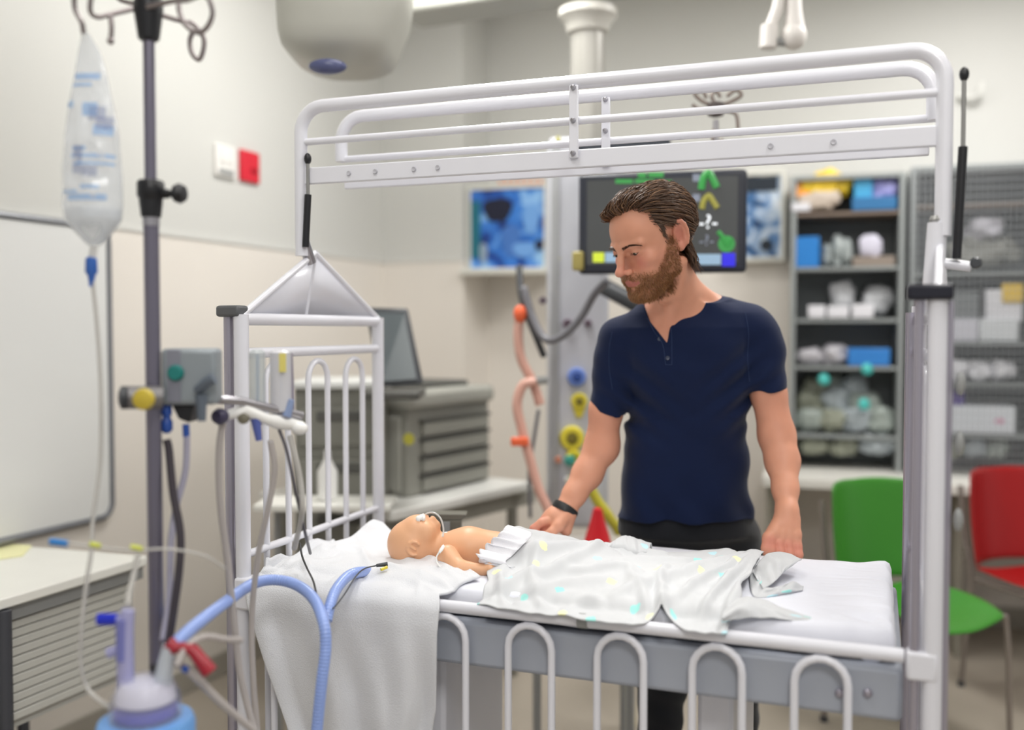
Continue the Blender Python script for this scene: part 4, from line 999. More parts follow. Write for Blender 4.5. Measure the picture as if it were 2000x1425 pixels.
tb([(288, 14, 1.60), (340, 2, 1.58), (366, 0, 1.57), (400, -10, 1.57), (415, 20, 1.575), (408, 48, 1.58), (388, 64, 1.585), (362, 48, 1.59), (350, 20, 1.59), (350, -8, 1.6)], 'hook')
tb([(372, 44, 1.66), (383, 52, 1.66), (398, 75, 1.665), (396, 102, 1.665), (388, 116, 1.665), (375, 104, 1.665), (371, 78, 1.665), (380, 56, 1.665)], 'hook')
tb([(276, 10, 1.66), (240, 2, 1.69), (225, -10, 1.70)], 'hook')
for k in range(5):
    a = 2*math.pi*k/5+.3; e = PX(.085)+.3*np.array((math.cos(a), math.sin(a), 0))*1.; MB().tube([PX(.13), e], [.014, .01], 10).build('leg', STEEL, iv); MB().lathe([(.01, -.01), (.03, -.009), (.03, .009), (.01, .01)], e-Z*.055, (-math.sin(a), math.cos(a), 0), 16).build('castor', DGREY, iv); MB().tube([e, e-Z*.05], .007, 8).build('castor_stem', GREY, iv)
# side hub clamp with yellow knob and grey blender box
cl = W(280, 780, 1.585)
MB().tube([W(250, 776, 1.58), W(318, 776, 1.6)], .019, 18).build('side_clamp', mat('clamp_grey', (122, 120, 122), .4, .3), iv)
MB().lathe([(.0165, 0), (.018, .004), (.0155, .012), (.006, .015), (.001, .015)], W(283, 779, 1.565), (0, -1, 0), 20).build('yellow_knob', mat('knob_yellow', (200, 178, 60), .4), iv)
MB().lathe([(.012, 0), (.019, .002), (.019, .012), (.01, .016)], W(252, 776, 1.585), (-1, -.3, 0), 18).build('clamp_end', DGREY, iv)
bx = thing('gas_blender', 'grey box with round green button clamped to the right of the infusion pole', 'gas blender box', tuple(W(375, 790, 1.66)))
BXM = mat('blender_grey', (142, 150, 156), .4, .15); R12 = rotz(math.radians(8))
MB().box(W(376, 734, 1.66), (.090, .07, .095), R12).build('case', BXM, bx, bevel=.008, seg=3)
MB().box(W(340, 734, 1.622)+np.array((0, 0, 0)), (.022, .004, .088), R12).build('front_plate', mat('blender_front', (128, 130, 142), .4), bx, bevel=.001)
MB().lathe([(.0135, 0), (.0135, .005), (.011, .008), (.001, .008)], W(344, 728, 1.622), (0, -1, 0), 22).build('green_button', mat('button_teal', (22, 122, 118), .35), bx)
MB().prism([W(334, 790, 1.64), W(378, 790, 1.64), W(370, 826, 1.64), (W(348, 818, 1.64))], (0, .04, 0)).build('outlet_block', BLACK, bx, bevel=.003)
CB = mat('connector_blue', (40, 82, 168), .35)
MB().lathe([(.006, 0), (.009, -.004), (.009, -.018), (.007, -.02), (.007, -.026), (.010, -.03), (.010, -.044), (.005, -.05)], W(325, 788, 1.64), n=16).build('blue_connector', CB, bx)
MB().tube([W(363, 828, 1.65), W(364, 852, 1.65)], .006, 12).build('blue_connector', CB, bx)
MB().tube([W(386, 762, 1.62), W(405, 745, 1.61), W(418, 738, 1.61)], [.008, .009, .010], 12).build('lever', mat('slate', (95, 105, 118), .4), bx)
MB().tube([W(393, 770, 1.62), W(394, 822, 1.62)], [.010, .007], 12).build('lever', mat('slate', (95, 105, 118), .4), bx)
MB().tube([PX(cl[2]), W(376, 776, 1.66)], .008, 10).build('mount_arm', STEEL, bx)
# rail with flow meters
fm = thing('flowmeter_rail', 'short steel rail with two clear flow meters beside the cot head panel', 'flow meters', tuple(W(500, 820, 1.75)))
MB().tube([W(400, 778, 1.68), W(470, 783, 1.72), W(590, 812, 1.80)], .008, 10).build('rail', CHROME, fm)
WPL = mat('clear_white_plastic', (222, 222, 228), .25, alpha=.8)
for (x0, yt, yb, Y, r, m) in ((503, 682, 800, 1.76, .0145, mat('flow_glass', (205, 212, 214), .15, alpha=.55)), (549, 682, 806, 1.78, .0195, WPL)):
    MB().lathe([(r*.6, 0), (r, .004), (r, 0+(W(0, yt, Y)[2]-W(0, yb, Y)[2])*-1*-1-.006), (r*.6, (W(0, yt, Y)[2]-W(0, yb, Y)[2]))], W(x0, yb, Y), n=20).build('flow_tube', m, fm)
    MB().tube([W(x0, yt+10, Y), W(x0, yb-6, Y)], .003, 8).build('scale', mat('scale_blue', (120, 150, 190), .4), fm)
    MB().lathe([(.008, 0), (r*.95, -.002), (r*.95, -.018), (.008, -.028)], W(x0, yb, Y), n=18).build('base_fitting', mat('fitting_grey', (168, 168, 176), .3, .4), fm)
MB().box(W(552, 708, 1.757), (.012, .003, .034)).build('yellow_tag', mat('tag_yellow', (226, 214, 120), .5), fm)
MB().tube([W(566, 690, 1.79), W(570, 800, 1.79)], .0055, 10).build('side_post', mat('violet_grey', (140, 134, 150), .4), fm)
MB().lathe([(.006, 0), (.013, .003), (.015, .014), (.011, .022), (.002, .023)], W(438, 812, 1.71), (-.4, -1, 0), 18).build('knob', mat('dark_violet', (62, 58, 84), .4), fm)
MB().lathe([(.006, 0), (.010, .003), (.010, .012), (.002, .015)], W(478, 816, 1.73), (0, -1, 0), 16).build('knob', mat('olive_grey', (120, 116, 100), .4), fm)
MB().tube([W(440, 812, 1.72), W(480, 800, 1.73), W(520, 818, 1.75), W(545, 824, 1.77), W(590, 832, 1.79)], [.008, .013, .010, .014, .009], 12).build('manifold', NP, fm)
MB().tube([W(498, 812, 1.74), W(506, 860, 1.74)], [.010, .006], 12).build('blue_fitting', mat('fitting_blue', (84, 98, 168), .35), fm)
MB().tube([W(570, 780, 1.77), W(560, 812, 1.77)], [.005, .009], 12).build('blue_fitting', mat('fitting_pale', (140, 158, 196), .35), fm)
MB().ball(W(585, 836, 1.78), (.016, .012, .012), 8).build('cap', NP, fm)
# ---- fluid bag
BAG = mat('bag_film', (226, 232, 240), .12, alpha=.36, spec=.8, bump=.5, bscale=40, bdist=.004, coat=.5)
bag = thing('fluid_bag', 'clear plastic fluid bag with pale blue printing hanging from the infusion pole', 'fluid bag', tuple(W(180, 475, 1.6)))
rows = [(62, 160, 172, .002), (100, 152, 196, .003), (140, 146, 208, .006), (200, 136, 220, .018), (260, 128, 232, .028), (330, 124, 237, .034), (400, 124, 240, .036), (430, 128, 238, .034), (452, 146, 222, .026), (472, 164, 206, .016), (480, 174, 194, .006)]
rr = np.array(rows, float); ys = np.linspace(62, 480, 60); n = 36; Vv = []
for y in ys:
    xl_, xr_, dp = (np.interp(y, rr[:, 0], rr[:, c]) for c in (1, 2, 3))
    for k in range(n):
        t = 2*math.pi*k/n; px = (xl_+xr_)/2+(xr_-xl_)/2*math.cos(t); p = W(px, y, 1.60); p[1] += -dp*math.sin(t)*(1+.25*nz(px*.05, y*.03)); Vv.append(p)
mb = MB(); mb.add(Vv, [(i*n+k, (i+1)*n+k, (i+1)*n+(k+1) % n, i*n+(k+1) % n) for i in range(59) for k in range(n)]); mb.build('film', BAG, bag, smooth=True)
mb = MB(); Vv = []; ys = np.linspace(408, 474, 14)
for y in ys:
    xl_, xr_, dp = (np.interp(y, rr[:, 0], rr[:, c]) for c in (1, 2, 3))
    for k in range(n):
        t = 2*math.pi*k/n; p = W((xl_+xr_)/2+(xr_-xl_)/2*.93*math.cos(t), y, 1.60); p[1] += -dp*.9*math.sin(t); Vv.append(p)
mb.add(Vv, [(i*n+k, (i+1)*n+k, (i+1)*n+(k+1) % n, i*n+(k+1) % n) for i in range(13) for k in range(n)]+[tuple(range(n)), tuple(13*n+k for k in range(n))]); mb.build('fluid', mat('fluid', (236, 240, 244), .1, alpha=.6), bag, smooth=True)
PRB = mat('print_blue', (128, 172, 224), .5, alpha=.6); PRD = mat('print_slate', (124, 138, 180), .5, alpha=.5)
def bagprint(x0, y0, x1, y1, m):
    mb = MB(); G = np.zeros((8, 3, 3))
    for i in range(8):
        for j in range(3):
            px = x0+(x1-x0)*i/7; py = y0+(y1-y0)*j/2; xl_, xr_, dp = (np.interp(py, rr[:, 0], rr[:, c]) for c in (1, 2, 3))
            cx = (px-(xl_+xr_)/2)/((xr_-xl_)/2); p = W(px, py, 1.60); p[1] -= dp*math.sqrt(max(0, 1-cx*cx))*1.02+.0016; G[i, j] = p
    mb.grid(G).build('print', m, bag)
for a in ((150, 145, 200, 158), (146, 165, 186, 172), (134, 200, 152, 214), (172, 205, 200, 232), (196, 250, 228, 270), (158, 292, 184, 300), (156, 306, 232, 314), (160, 322, 232, 328), (136, 376, 170, 382), (150, 384, 222, 396), (176, 366, 210, 374)): bagprint(*a, PRB)
for a in ((160, 290, 178, 345), (186, 212, 214, 240), (200, 232, 226, 258), (178, 330, 206, 350)): bagprint(*a, PRD)
MB().lathe([(.004, .0), (.009, -.004), (.010, -.026), (.006, -.032), (.004, -.05)], W(178, 500, 1.6), n=16).build('drip_valve', mat('valve_blue', (54, 104, 190), .35), bag)
MB().tube([W(184, 480, 1.6), W(180, 502, 1.6)], .006, 10).build('port', CLEAR, bag)
GT = mat('grey_hose', (188, 182, 180), .35, alpha=.9); DT = mat('dark_hose', (58, 52, 60), .4); PT = mat('pale_hose', (208, 206, 202), .3, alpha=.75)
def hose(pts, r, m, label, name='tube', cat='tube', n=10, grp=None):
    o = MB().tube(spline([W(*p) for p in pts], 12), r, n).build(name, m, smooth=True); return tag(o, label, cat, grp)
hose([(180, 540, 1.6), (190, 640, 1.6), (197, 760, 1.6), (196, 900, 1.59), (182, 1010, 1.58), (178, 1080, 1.57), (170, 1130, 1.56), (160, 1220, 1.55), (158, 1300, 1.55), (175, 1350, 1.55), (215, 1382, 1.5)], .0035, PT, 'thin clear drip tube running down from the fluid bag', 'drip_tube')
hose([(325, 858, 1.63), (330, 880, 1.63), (338, 960, 1.62), (352, 1040, 1.61), (350, 1110, 1.60), (338, 1200, 1.59), (328, 1260, 1.58)], .0068, DT, 'dark corrugated gas hose hanging from the grey box beside the pole', 'gas_hose')
hose([(365, 850, 1.65), (362, 920, 1.65), (344, 990, 1.64), (334, 1060, 1.62), (330, 1170, 1.6), (318, 1250, 1.58)], .0055, mat('violet_hose', (172, 170, 190), .35, alpha=.9), 'pale violet hose beside the dark gas hose of the grey box', 'gas_hose')
hose([(436, 820, 1.71), (428, 880, 1.72), (430, 980, 1.73), (445, 1100, 1.75), (458, 1220, 1.76), (470, 1320, 1.77), (500, 1440, 1.77)], .0062, GT, 'long grey tube hanging left of the cot head posts', 'oxygen_tube')
hose([(545, 838, 1.77), (560, 880, 1.77), (578, 960, 1.78), (596, 1040, 1.85), (606, 1080, 2.02)], .0032, mat('dark_tube', (92, 90, 96), .4), 'dark thin tube hanging from the flow meters onto the towel', 'oxygen_tube')
hose([(528, 860, 1.76), (536, 920, 1.77), (522, 1000, 1.78), (505, 1080, 1.80), (492, 1200, 1.82), (495, 1330, 1.82), (505, 1450, 1.82)], .0055, GT, 'grey tube hanging from the flow meters in front of the head posts', 'oxygen_tube')
hose([(566, 850, 1.78), (585, 930, 1.79), (590, 1000, 1.80), (575, 1070, 1.90)], .0055, PT, 'pale tube behind the dark thin tube under the flow meters', 'oxygen_tube')
hose([(470, 1250, 1.60), (440, 1248, 1.56), (400, 1243, 1.53), (365, 1262, 1.5), (345, 1300, 1.48)], .0055, GT, 'grey tube arching over the red clip', 'oxygen_tube')
hose([(340, 1290, 1.5), (380, 1320, 1.52), (430, 1370, 1.55), (500, 1430, 1.6)], .0065, GT, 'grey tube running down to the right from the humidifier', 'oxygen_tube')
# thin clear line with yellow and blue ports crossing pole
ln = hose([(96, 1056, 1.52), (150, 1062, 1.52), (190, 1068, 1.53), (260, 1074, 1.54), (330, 1072, 1.55), (400, 1085, 1.57), (440, 1110, 1.6)], .0022, PT, 'thin clear line with blue and yellow ports crossing the pole above the desk', 'infusion_line')
for a, b, m in ((98, 132, 'port_blue'), (176, 196, 'port_yellow'), (256, 278, 'port_yellow')):
    mm = mat('port_blue', (52, 128, 200), .35) if m == 'port_blue' else mat('port_yellow', (206, 214, 90), .4)
    MB().tube([W(a, 1057+.06*(a-98), 1.52), W(b, 1059+.07*(b-98), 1.52)], .0055 if m == 'port_blue' else .004, 10).build('port', mm, ln)
hose([(270, 1080, 1.54), (262, 1120, 1.53), (252, 1160, 1.51), (250, 1180, 1.5)], .0045, PT, 'clear tube rising from the humidifier towards the pole', 'infusion_line')
# ================================================================ HUMIDIFIER
YH = 1.5
HB = mat('humidifier_blue', (112, 168, 232), .35); HC = mat('chamber_clear', (214, 214, 232), .12, alpha=.28)
hu = thing('humidifier', 'heated humidifier with clear domed water chamber on a pale blue base, at the bottom left', 'humidifier', tuple(W(285, 1470, YH)))
hc0 = W(285, 1400, YH)
MB().lathe([(.060, -.09), (.072, -.085), (.074, -.012), (.070, -.002), (.050, .0)], hc0, n=40).build('base', HB, hu)
MB().lathe([(.054, .0), (.055, .014), (.052, .034), (.042, .056), (.040, .060), (.036, .062), (.014, .066)], hc0, n=36).build('chamber', HC, hu)
MB().lathe([(.040, .003), (.047, .005), (.047, .015), (.036, .021), (.010, .023)], hc0, n=30).build('blue_float', mat('float_blue', (56, 66, 186), .3), hu)
MB().lathe([(.040, .026), (.046, .029), (.043, .046), (.034, .056), (.01, .058)], hc0, n=30).build('baffle', mat('baffle_white', (232, 232, 246), .3, alpha=.9), hu)
VIO = mat('port_violet', (178, 178, 222), .25, alpha=.85)
MB().tube([W(246, 1345, YH), W(244, 1230, YH), W(250, 1190, YH)], [.013, .013, .010], 16).build('inlet_port', VIO, hu)
MB().tube([W(236, 1210, YH-.01), W(236, 1290, YH-.01)], [.008, .007], 12).build('port_core', mat('core_violet', (118, 122, 186), .3), hu)
MB().tube([W(192, 1209, YH), W(230, 1209, YH)], .0095, 16).build('blue_cap', mat('cap_blue', (26, 44, 190), .3), hu)
MB().tube([W(228, 1209, YH), W(250, 1212, YH)], .0075, 12).build('port_arm', VIO, hu)
MB().tube([W(212, 1275, YH), W(245, 1262, YH)], [.009, .006], 12).build('port_arm', VIO, hu)
MB().tube([W(318, 1335, YH), W(324, 1290, YH), W(332, 1262, YH)], [.014, .012, .011], 16).build('outlet_port', mat('chamber_port', (206, 214, 224), .2, alpha=.8), hu)
MB().tube([W(304, 1318, YH+.02), W(303, 1300, YH+.03)], [.006, .009], 12).build('black_knob', BLACK, hu)
MB().box(W(300, 1385, 1.57), (.05, .12, .03)).build('pole_bracket', DGREY, hu, bevel=.004)
MB().ball(W(362, 1306, YH), .006, 8).build('sensor_plug', CB, hu)
RC_ = mat('clip_red', (158, 26, 44), .35)
rcp = thing('red_clip', 'dark red hose clip angled at the end of the blue breathing hose', 'hose clip', tuple(W(375, 1325, YH)))
MB().tube([W(328, 1254, YH), W(345, 1268, YH)], .011, 14).build('collar', RC_, rcp)
MB().tube([W(352, 1264, YH), W(376, 1268, YH), W(410, 1312, YH)], [.009, .010, .0125], 14).build('handle', RC_, rcp)
MB().tube([W(340, 1268, YH), W(360, 1264, YH)], .007, 10).build('bridge', RC_, rcp)
# blue breathing hose
HOSE = mat('hose_blue', (146, 172, 236), .28, bump=.0, spec=.7, coat=.3)
def corr(pts, r, label):
    P = spline([W(*p) for p in pts], 30); L2 = np.r_[0, np.cumsum(np.linalg.norm(np.diff(P, axis=0), axis=1))]; n = int(L2[-1]/.0016); s_ = np.linspace(0, L2[-1], n)
    P = np.stack([np.interp(s_, L2, P[:, c]) for c in range(3)], 1); rs = r+.0005*np.sin(s_*2*math.pi/.0065)
    o = MB().tube(P, rs, 16).build('breathing_hose', HOSE, smooth=True); return tag(o, label, 'breathing hose', 'pale blue breathing hoses')
corr([(338, 1262, 1.5), (380, 1222, 1.60), (440, 1176, 1.74), (490, 1142, 1.87), (530, 1132, 1.93), (575, 1140, 1.92), (612, 1168, 1.87), (632, 1215, 1.815), (636, 1265, 1.80), (628, 1335, 1.79), (618, 1440, 1.79), (612, 1560, 1.78)], .0108, 'long pale blue breathing hose from the humidifier over the towel and down the cot front')
corr([(638, 1212, 1.865), (644, 1184, 1.885), (656, 1152, 1.93), (678, 1126, 2.0), (700, 1117, 2.045), (726, 1116, 2.13)], .0108, 'short pale blue hose piece curving up on the towel towards the manikin head')
KB = mat('cable_black', (24, 24, 26), .4)
hose([(586, 1060, 2.13), (590, 1085, 2.09), (600, 1110, 2.04), (612, 1135, 1.96), (619, 1166, 1.87)], .0022, KB, 'short black cable lying across the towel above the blue hose', 'cable', 'cable', 8)
cb = hose([(735, 1104, 2.08), (712, 1110, 2.05), (695, 1125, 2.0), (676, 1155, 1.94), (658, 1180, 1.89), (650, 1188, 1.865)], .0015, mat('cable_grey', (64, 66, 70), .4), 'thin dark sensor cable leading from the manikin head down to the blue hose', 'sensor_cable', 'cable', 8)
MB().tube([W(735, 1104, 2.08), W(757, 1101, 2.085)], [.0035, .005], 12).build('plug', DGREY, cb)
MB().tube([W(744, 1112, 2.07), W(756, 1107, 2.08)], .0035, 8).build('yellow_plug', mat('plug_yellow', (226, 206, 70), .4), cb)
# ================================================================ DESK at left
dk = thing('side_desk', 'white topped desk with ribbed grey panel beneath, against the left wall under the whiteboard', 'desk', tuple(PZ(200, 1200, 0)))
ZD = .745; c1 = PZ(290, 1085, ZD); d1 = c1-LD*1.3
bk = PL(290, 1085, c1, BN); e1 = c1+(-BD)*.46; e2 = d1+(-BD)*.46
DTOP = mat('desk_white', (242, 242, 236), .35); DGR = mat('desk_panel_grey', (196, 196, 190), .5)
MB().prism([c1, e1, e2, d1], (0, 0, -.028)).build('desktop', DTOP, dk, bevel=.004)
NRT = LN
for k in range(11):
    z0 = ZD-.075-.024*k; MB().prism([c1-LD*.04+Z*(z0-ZD)-LN*.03, d1+Z*(z0-ZD)-LN*.03, d1+Z*(z0-ZD-.021)-LN*.03, c1-LD*.04+Z*(z0-ZD-.021)-LN*.03], -LN*.008).build('slat', DGR, dk, bevel=.002)
MB().prism([c1-LD*.02-Z*.03-LN*.045, d1-Z*.03-LN*.045, d1-Z*.36-LN*.045, c1-LD*.02-Z*.36-LN*.045], -LN*.01).build('backing_panel', mat('desk_backing', (190, 190, 185), .5), dk)
MB().prism([c1-Z*.03-LN*.02, d1-Z*.03-LN*.02, d1-Z*.07-LN*.02, c1-Z*.07-LN*.02], -LN*.03).build('apron', GREY, dk, bevel=.003)
for a in (c1-LD*.05-LN*.05, c1-LD*min(np.linspace(.3, 1.3, 400), key=lambda t: abs(proj(c1-LD*t-Z*.2)[0]-10))+LN*.0, e1-LD*.05+LN*.04): MB().tube([np.array((a[0], a[1], 0)), np.array((a[0], a[1], ZD-.03))], .018, 14).build('leg', mat('leg_slate', (84, 86, 94), .4, .5), dk)
MB().prism([PZ(0, 1062, ZD+.002), PZ(60, 1068, ZD+.002), PZ(40, 1090, ZD+.002), PZ(-40, 1100, ZD+.002)], (0, 0, .002)); o = MB().prism([PZ(-20, 1060, ZD+.001), PZ(62, 1066, ZD+.001), PZ(44, 1086, ZD+.001), PZ(-40, 1098, ZD+.001)], (0, 0, .003)).build('paper_sheet', mat('paper_yellow', (244, 242, 190), .6)); tag(o, 'pale yellow paper lying on the far left corner of the white desk', 'paper')
# ================================================================ SPLIT AC / ceiling pod
DEV = mat('pod_grey', (186, 186, 178), .45, var=.03, vscale=6)
pod = thing('ceiling_pod', 'large rounded grey ceiling mounted equipment pod hanging above the head of the cot', 'ceiling pod', tuple(W(670, 150, 3.0)))
rows = [(-260, 548, 806), (-120, 549, 806), (0, 551, 802), (40, 553, 797), (80, 556, 780), (104, 562, 772), (118, 575, 766), (130, 596, 750), (141, 625, 725), (148, 655, 700)]
n = 40; Vv = []
for (y, xl_, xr_) in rows:
    dp = .20 if y < 90 else .20*math.sqrt(max(.02, 1-((y-90)/60.)**2))
    for k in range(n):
        t = 2*math.pi*k/n; cx, sx = math.cos(t), math.sin(t); e = .5
        p = W((xl_+xr_)/2+(xr_-xl_)/2*np.sign(cx)*abs(cx)**e, y, 3.0); p[1] += dp*np.sign(sx)*abs(sx)**e; Vv.append(p)
mb = MB(); m_ = len(rows); mb.add(Vv, [(i*n+k, i*n+(k+1) % n, (i+1)*n+(k+1) % n, (i+1)*n+k) for i in range(m_-1) for k in range(n)]+[tuple(range(n-1, -1, -1)), tuple((m_-1)*n+k for k in range(n))]); mb.build('housing', DEV, pod, smooth=50)
MB().ball(W(640, 130, 2.80), (.055, .03, .022), 12).build('blue_lens', mat('lens_blue', (84, 90, 128), .2), pod)
MB().tube([np.array((W(670, 0, 3.0)[0], 3.0, 2.55)), np.array((W(670, 0, 3.0)[0], 3.0, CEIL))], .05, 16).build('mount', GREY, pod)
# ================================================================ PENDANT
YQ = 3.55
PEN = mat('pendant_grey', (196, 198, 206), .4); PEN2 = mat('pendant_warm', (205, 203, 196), .4)
pn = thing('ceiling_pendant', 'grey medical supply column hanging from a ceiling arm, with coloured gas outlets', 'supply column', tuple(W(1130, 1020, YQ)))
arm_a, arm_b = W(810, -28, 3.9), W(1212, -12, 3.55)
d_ = arm_b-arm_a; d_[2] = 0; ln_ = np.linalg.norm(d_); an = math.atan2(d_[1], d_[0])
MB().box((arm_a+arm_b)/2+Z*.0, (ln_+.06, .20, .13), rotz(an)).build('arm', mat('arm_grey', (176, 177, 170), .45), pn, bevel=.015, seg=3)
MB().tube([arm_a+Z*0+np.array((.05, 0, 0)), np.array((arm_a[0]+.05, arm_a[1], CEIL))], .08, 24).build('ceiling_mount', PEN2, pn)
jc = W(1148, 45, YQ)
MB().lathe([(.05, -.05), (.075, -.035), (.085, 0), (.105, .02), (.105, .045), (.08, .05)], jc, n=30).build('joint', PEN2, pn)
MB().tube([jc-Z*.03, W(1148, 300, YQ)], .062, 28).build('down_tube', mat('tube_grey', (172, 170, 164), .35, .2), pn)
pc = (W(1072, 300, YQ)+W(1190, 300, YQ))/2; zt_ = W(1130, 268, YQ)[2]; zb2 = W(1130, 1030, YQ)[2]; wd_ = W(1190, 300, YQ)[0]-W(1072, 300, YQ)[0]
MB().box(np.array((pc[0], YQ+.10, (zt_+zb2)/2)), (wd_, .24, zt_-zb2)).build('column', PEN, pn, bevel=.02, seg=3)
fy = YQ-.02
MB().box(np.array((pc[0]-wd_*.40, fy, (zt_+zb2)/2)), (.03, .02, zt_-zb2-.06)).build('side_trim', mat('trim_silver', (168, 170, 172), .35, .3), pn, bevel=.004)
def disc(name, px, py, r, m, d=.02, par=pn, yy=fy, extra=None):
    c = W(px, py, yy); o = MB().lathe([(r*.7, -.004), (r, 0), (r, d*.6), (r*.86, d), (r*.5, d), (r*.45, d*.6), (.001, d*.6)], c, (0, -1, 0), 26).build(name, m, par)
    if extra is not None: MB().lathe([(r*.42, d*.5), (r*.42, d*1.3), (r*.2, d*1.4), (.001, d*1.4)], c, (0, -1, 0), 18).build('valve', extra, o)
    return o
BLU = mat('outlet_blue', (110, 140, 214), .4); YEL = mat('outlet_yellow', (222, 208, 66), .4); TEA = mat('outlet_teal', (70, 172, 158), .4); DOL = mat('outlet_dark', (120, 110, 40), .4)
disc('gas_outlet', 1126, 736, .034, BLU, extra=mat('valve_blue2', (52, 84, 160), .3)); disc('gas_outlet', 1131, 783, .030, YEL, extra=DOL)
MB().prism([W(1118, 795, fy-.012), W(1144, 795, fy-.012), W(1136, 815, fy-.012), W(1126, 815, fy-.012)], (0, .012, 0)).build('outlet_tab', YEL, pn, bevel=.002)
disc('gas_outlet', 1117, 855, .045, YEL, extra=DOL); disc('gas_outlet', 1120, 893, .030, YEL, .03); disc('gas_outlet', 1112, 897, .020, TEA, .05, extra=mat('teal_dark', (40, 130, 120), .4))
disc('gas_outlet', 1112, 936, .014, YEL, .03); disc('gas_outlet', 1108, 935, .012, NP, .04); disc('outlet_cap', 1090, 896, .012, mat('salmon', (222, 150, 120), .4), .03)
disc('socket', 1108, 632, .018, mat('mauve', (120, 104, 116), .4)); disc('socket', 1148, 631, .014, mat('mauve', (120, 104, 116), .4)); disc('socket', 1060, 587, .014, mat('mauve', (120, 104, 116), .4), .03)
for px, py in ((1090, 272), (1088, 505), (1132, 503)): disc('marker', px, py, .010, mat('pale_yellow', (214, 210, 120), .4), .006)
# hoses on the pendant
SAL = mat('salmon_hose', (226, 176, 160), .35, alpha=.95); GRH = mat('arm_cable', (120, 120, 126), .35)
ORG = mat('orange_clip', (240, 106, 62), .4)
h1 = hose([(1018, 605, 3.42), (1012, 650, 3.42), (1018, 700, 3.42), (1040, 745, 3.42), (1055, 790, 3.42)], .017, SAL, 'upper salmon hose hanging beside the pendant column', 'salmon_hose', 'hose', 12)
MB().ball(W(1016, 613, 3.41), (.024, .02, .032), 8).build('orange_clip', ORG, h1)
h2 = hose([(1048, 745, 3.38), (1022, 752, 3.38), (1010, 790, 3.38), (1020, 840, 3.38), (1036, 900, 3.38), (1052, 955, 3.38), (1072, 1000, 3.38), (1084, 1060, 3.38), (1088, 1200, 3.38)], .017, SAL, 'lower looped salmon hose with orange tag hanging beside the pendant column', 'salmon_hose', 'hose', 12)
MB().box(W(1015, 862, 3.36), (.062, .03, .030)).build('orange_clip', ORG, h2, bevel=.006)
MB().tube([W(1040, 744, 3.4), W(1066, 742, 3.45)], .014, 12).build('hose_holder', GREY, h2)
hose([(1014, 520, 3.5), (1018, 575, 3.45), (1032, 620, 3.42), (1048, 660, 3.42), (1062, 695, 3.45)], .012, DGREY, 'dark cable bundle hanging left of the pendant column below the blue picture', 'dark_cable', 'cable', 12)
hose([(1022, 560, 3.42), (1040, 620, 3.4), (1066, 662, 3.36), (1100, 655, 3.32), (1134, 620, 3.28), (1160, 575, 3.24), (1185, 548, 3.2)], .014, GRH, 'grey cable bundle looping from the monitor to the left of the pendant column', 'grey_cable', 'cable', 12)
hose([(1145, 935, 3.4), (1165, 975, 3.4), (1190, 1010, 3.4), (1215, 1060, 3.42), (1225, 1200, 3.42), (1230, 1420, 3.42)], .018, mat('yellow_hose', (196, 188, 60), .4), 'yellow suction hose running down behind the man', 'yellow_hose', 'hose', 12)
hose([(1052, 800, 3.45), (1044, 850, 3.45), (1034, 920, 3.47), (1036, 1010, 3.5)], .007, GRH, 'thin grey cable hanging beside the salmon hoses', 'grey_cable', 'cable', 8)
rcone = MB().lathe([(.045, 0), (.040, .02), (.024, .07), (.015, .11), (.006, .115)], W(1167, 1058, 3.2), n=24).build('red_cap', mat('cone_red', (206, 22, 36), .4)); 
rk = thing('red_bottle', 'red cone shaped cap standing beside the man left of his hip', 'red cap', tuple(W(1167, 1058, 3.2))); 
rcone.location = (0, 0, 0); rcone.parent = rk
# little trolley that carries the red cap
tr = thing('instrument_stand', 'grey steel stand beneath the red cone shaped cap behind the cot', 'stand', (W(1150, 1062, 3.2)[0], 3.2, 0))
zr = W(1167, 1059, 3.2)[2]
MB().box((W(1140, 0, 3.2)[0], 3.2, zr-.012), (.36, .24, .02)).build('tray', mat('tray_grey', (176, 172, 166), .4), tr, bevel=.004)
for sx in (-.15, .15):
    for sy in (-.1, .1): MB().tube([(W(1140, 0, 3.2)[0]+sx, 3.2+sy, 0), (W(1140, 0, 3.2)[0]+sx, 3.2+sy, zr-.02)], .012, 10).build('leg', GREY, tr)
# ================================================================ VITAL SIGNS MONITOR
YM = 3.1
mo = thing('patient_monitor', 'large dark patient monitor screen with green and yellow readings, behind the head of the man', 'monitor', tuple(W(1295, 540, YM)))
a, b, c, d = W(1132, 352, YM+.05), W(1132, 530, YM+.05), W(1458, 538, YM-.06), W(1458, 322, YM-.06)
mx_ = (c-b); mx_[2] = 0; mx_ /= np.linalg.norm(mx_); mn = np.array((mx_[1], -mx_[0], 0)); cm = (a+c)/2; wm = (c-b)@mx_; zb3 = (b[2]+c[2])/2; zt3 = (a[2]+d[2])/2; cm = (a+b+c+d)/4
RM = np.stack([mx_, -mn, Z], 1)
MB().box(cm, (wm, .05, zt3-zb3), RM).build('bezel', mat('bezel', (40, 44, 56), .35), mo, bevel=.012, seg=3)
SCR = mat('screen', (62, 64, 64), .25, emit=.55); 
MB().box(cm+mn*.026+Z*.004, (wm-.055, .004, zt3-zb3-.05), RM).build('screen', SCR, mo)
SG = mat('screen_green', (52, 138, 66), .4, emit=.55); SY = mat('screen_yellow', (140, 136, 60), .4, emit=.5); SW = mat('screen_white', (225, 230, 235), .4, emit=1); SLB = mat('screen_pale_blue', (140, 168, 192), .4, emit=.5); SBL = mat('screen_blue', (46, 40, 205), .4, emit=.6); SLY = mat('screen_lime', (190, 206, 56), .4, emit=.6); SGR = mat('screen_grey', (110, 116, 130), .4, emit=.8)
def MP(px, py): return PL(px, py, cm+mn*.0285, mn)
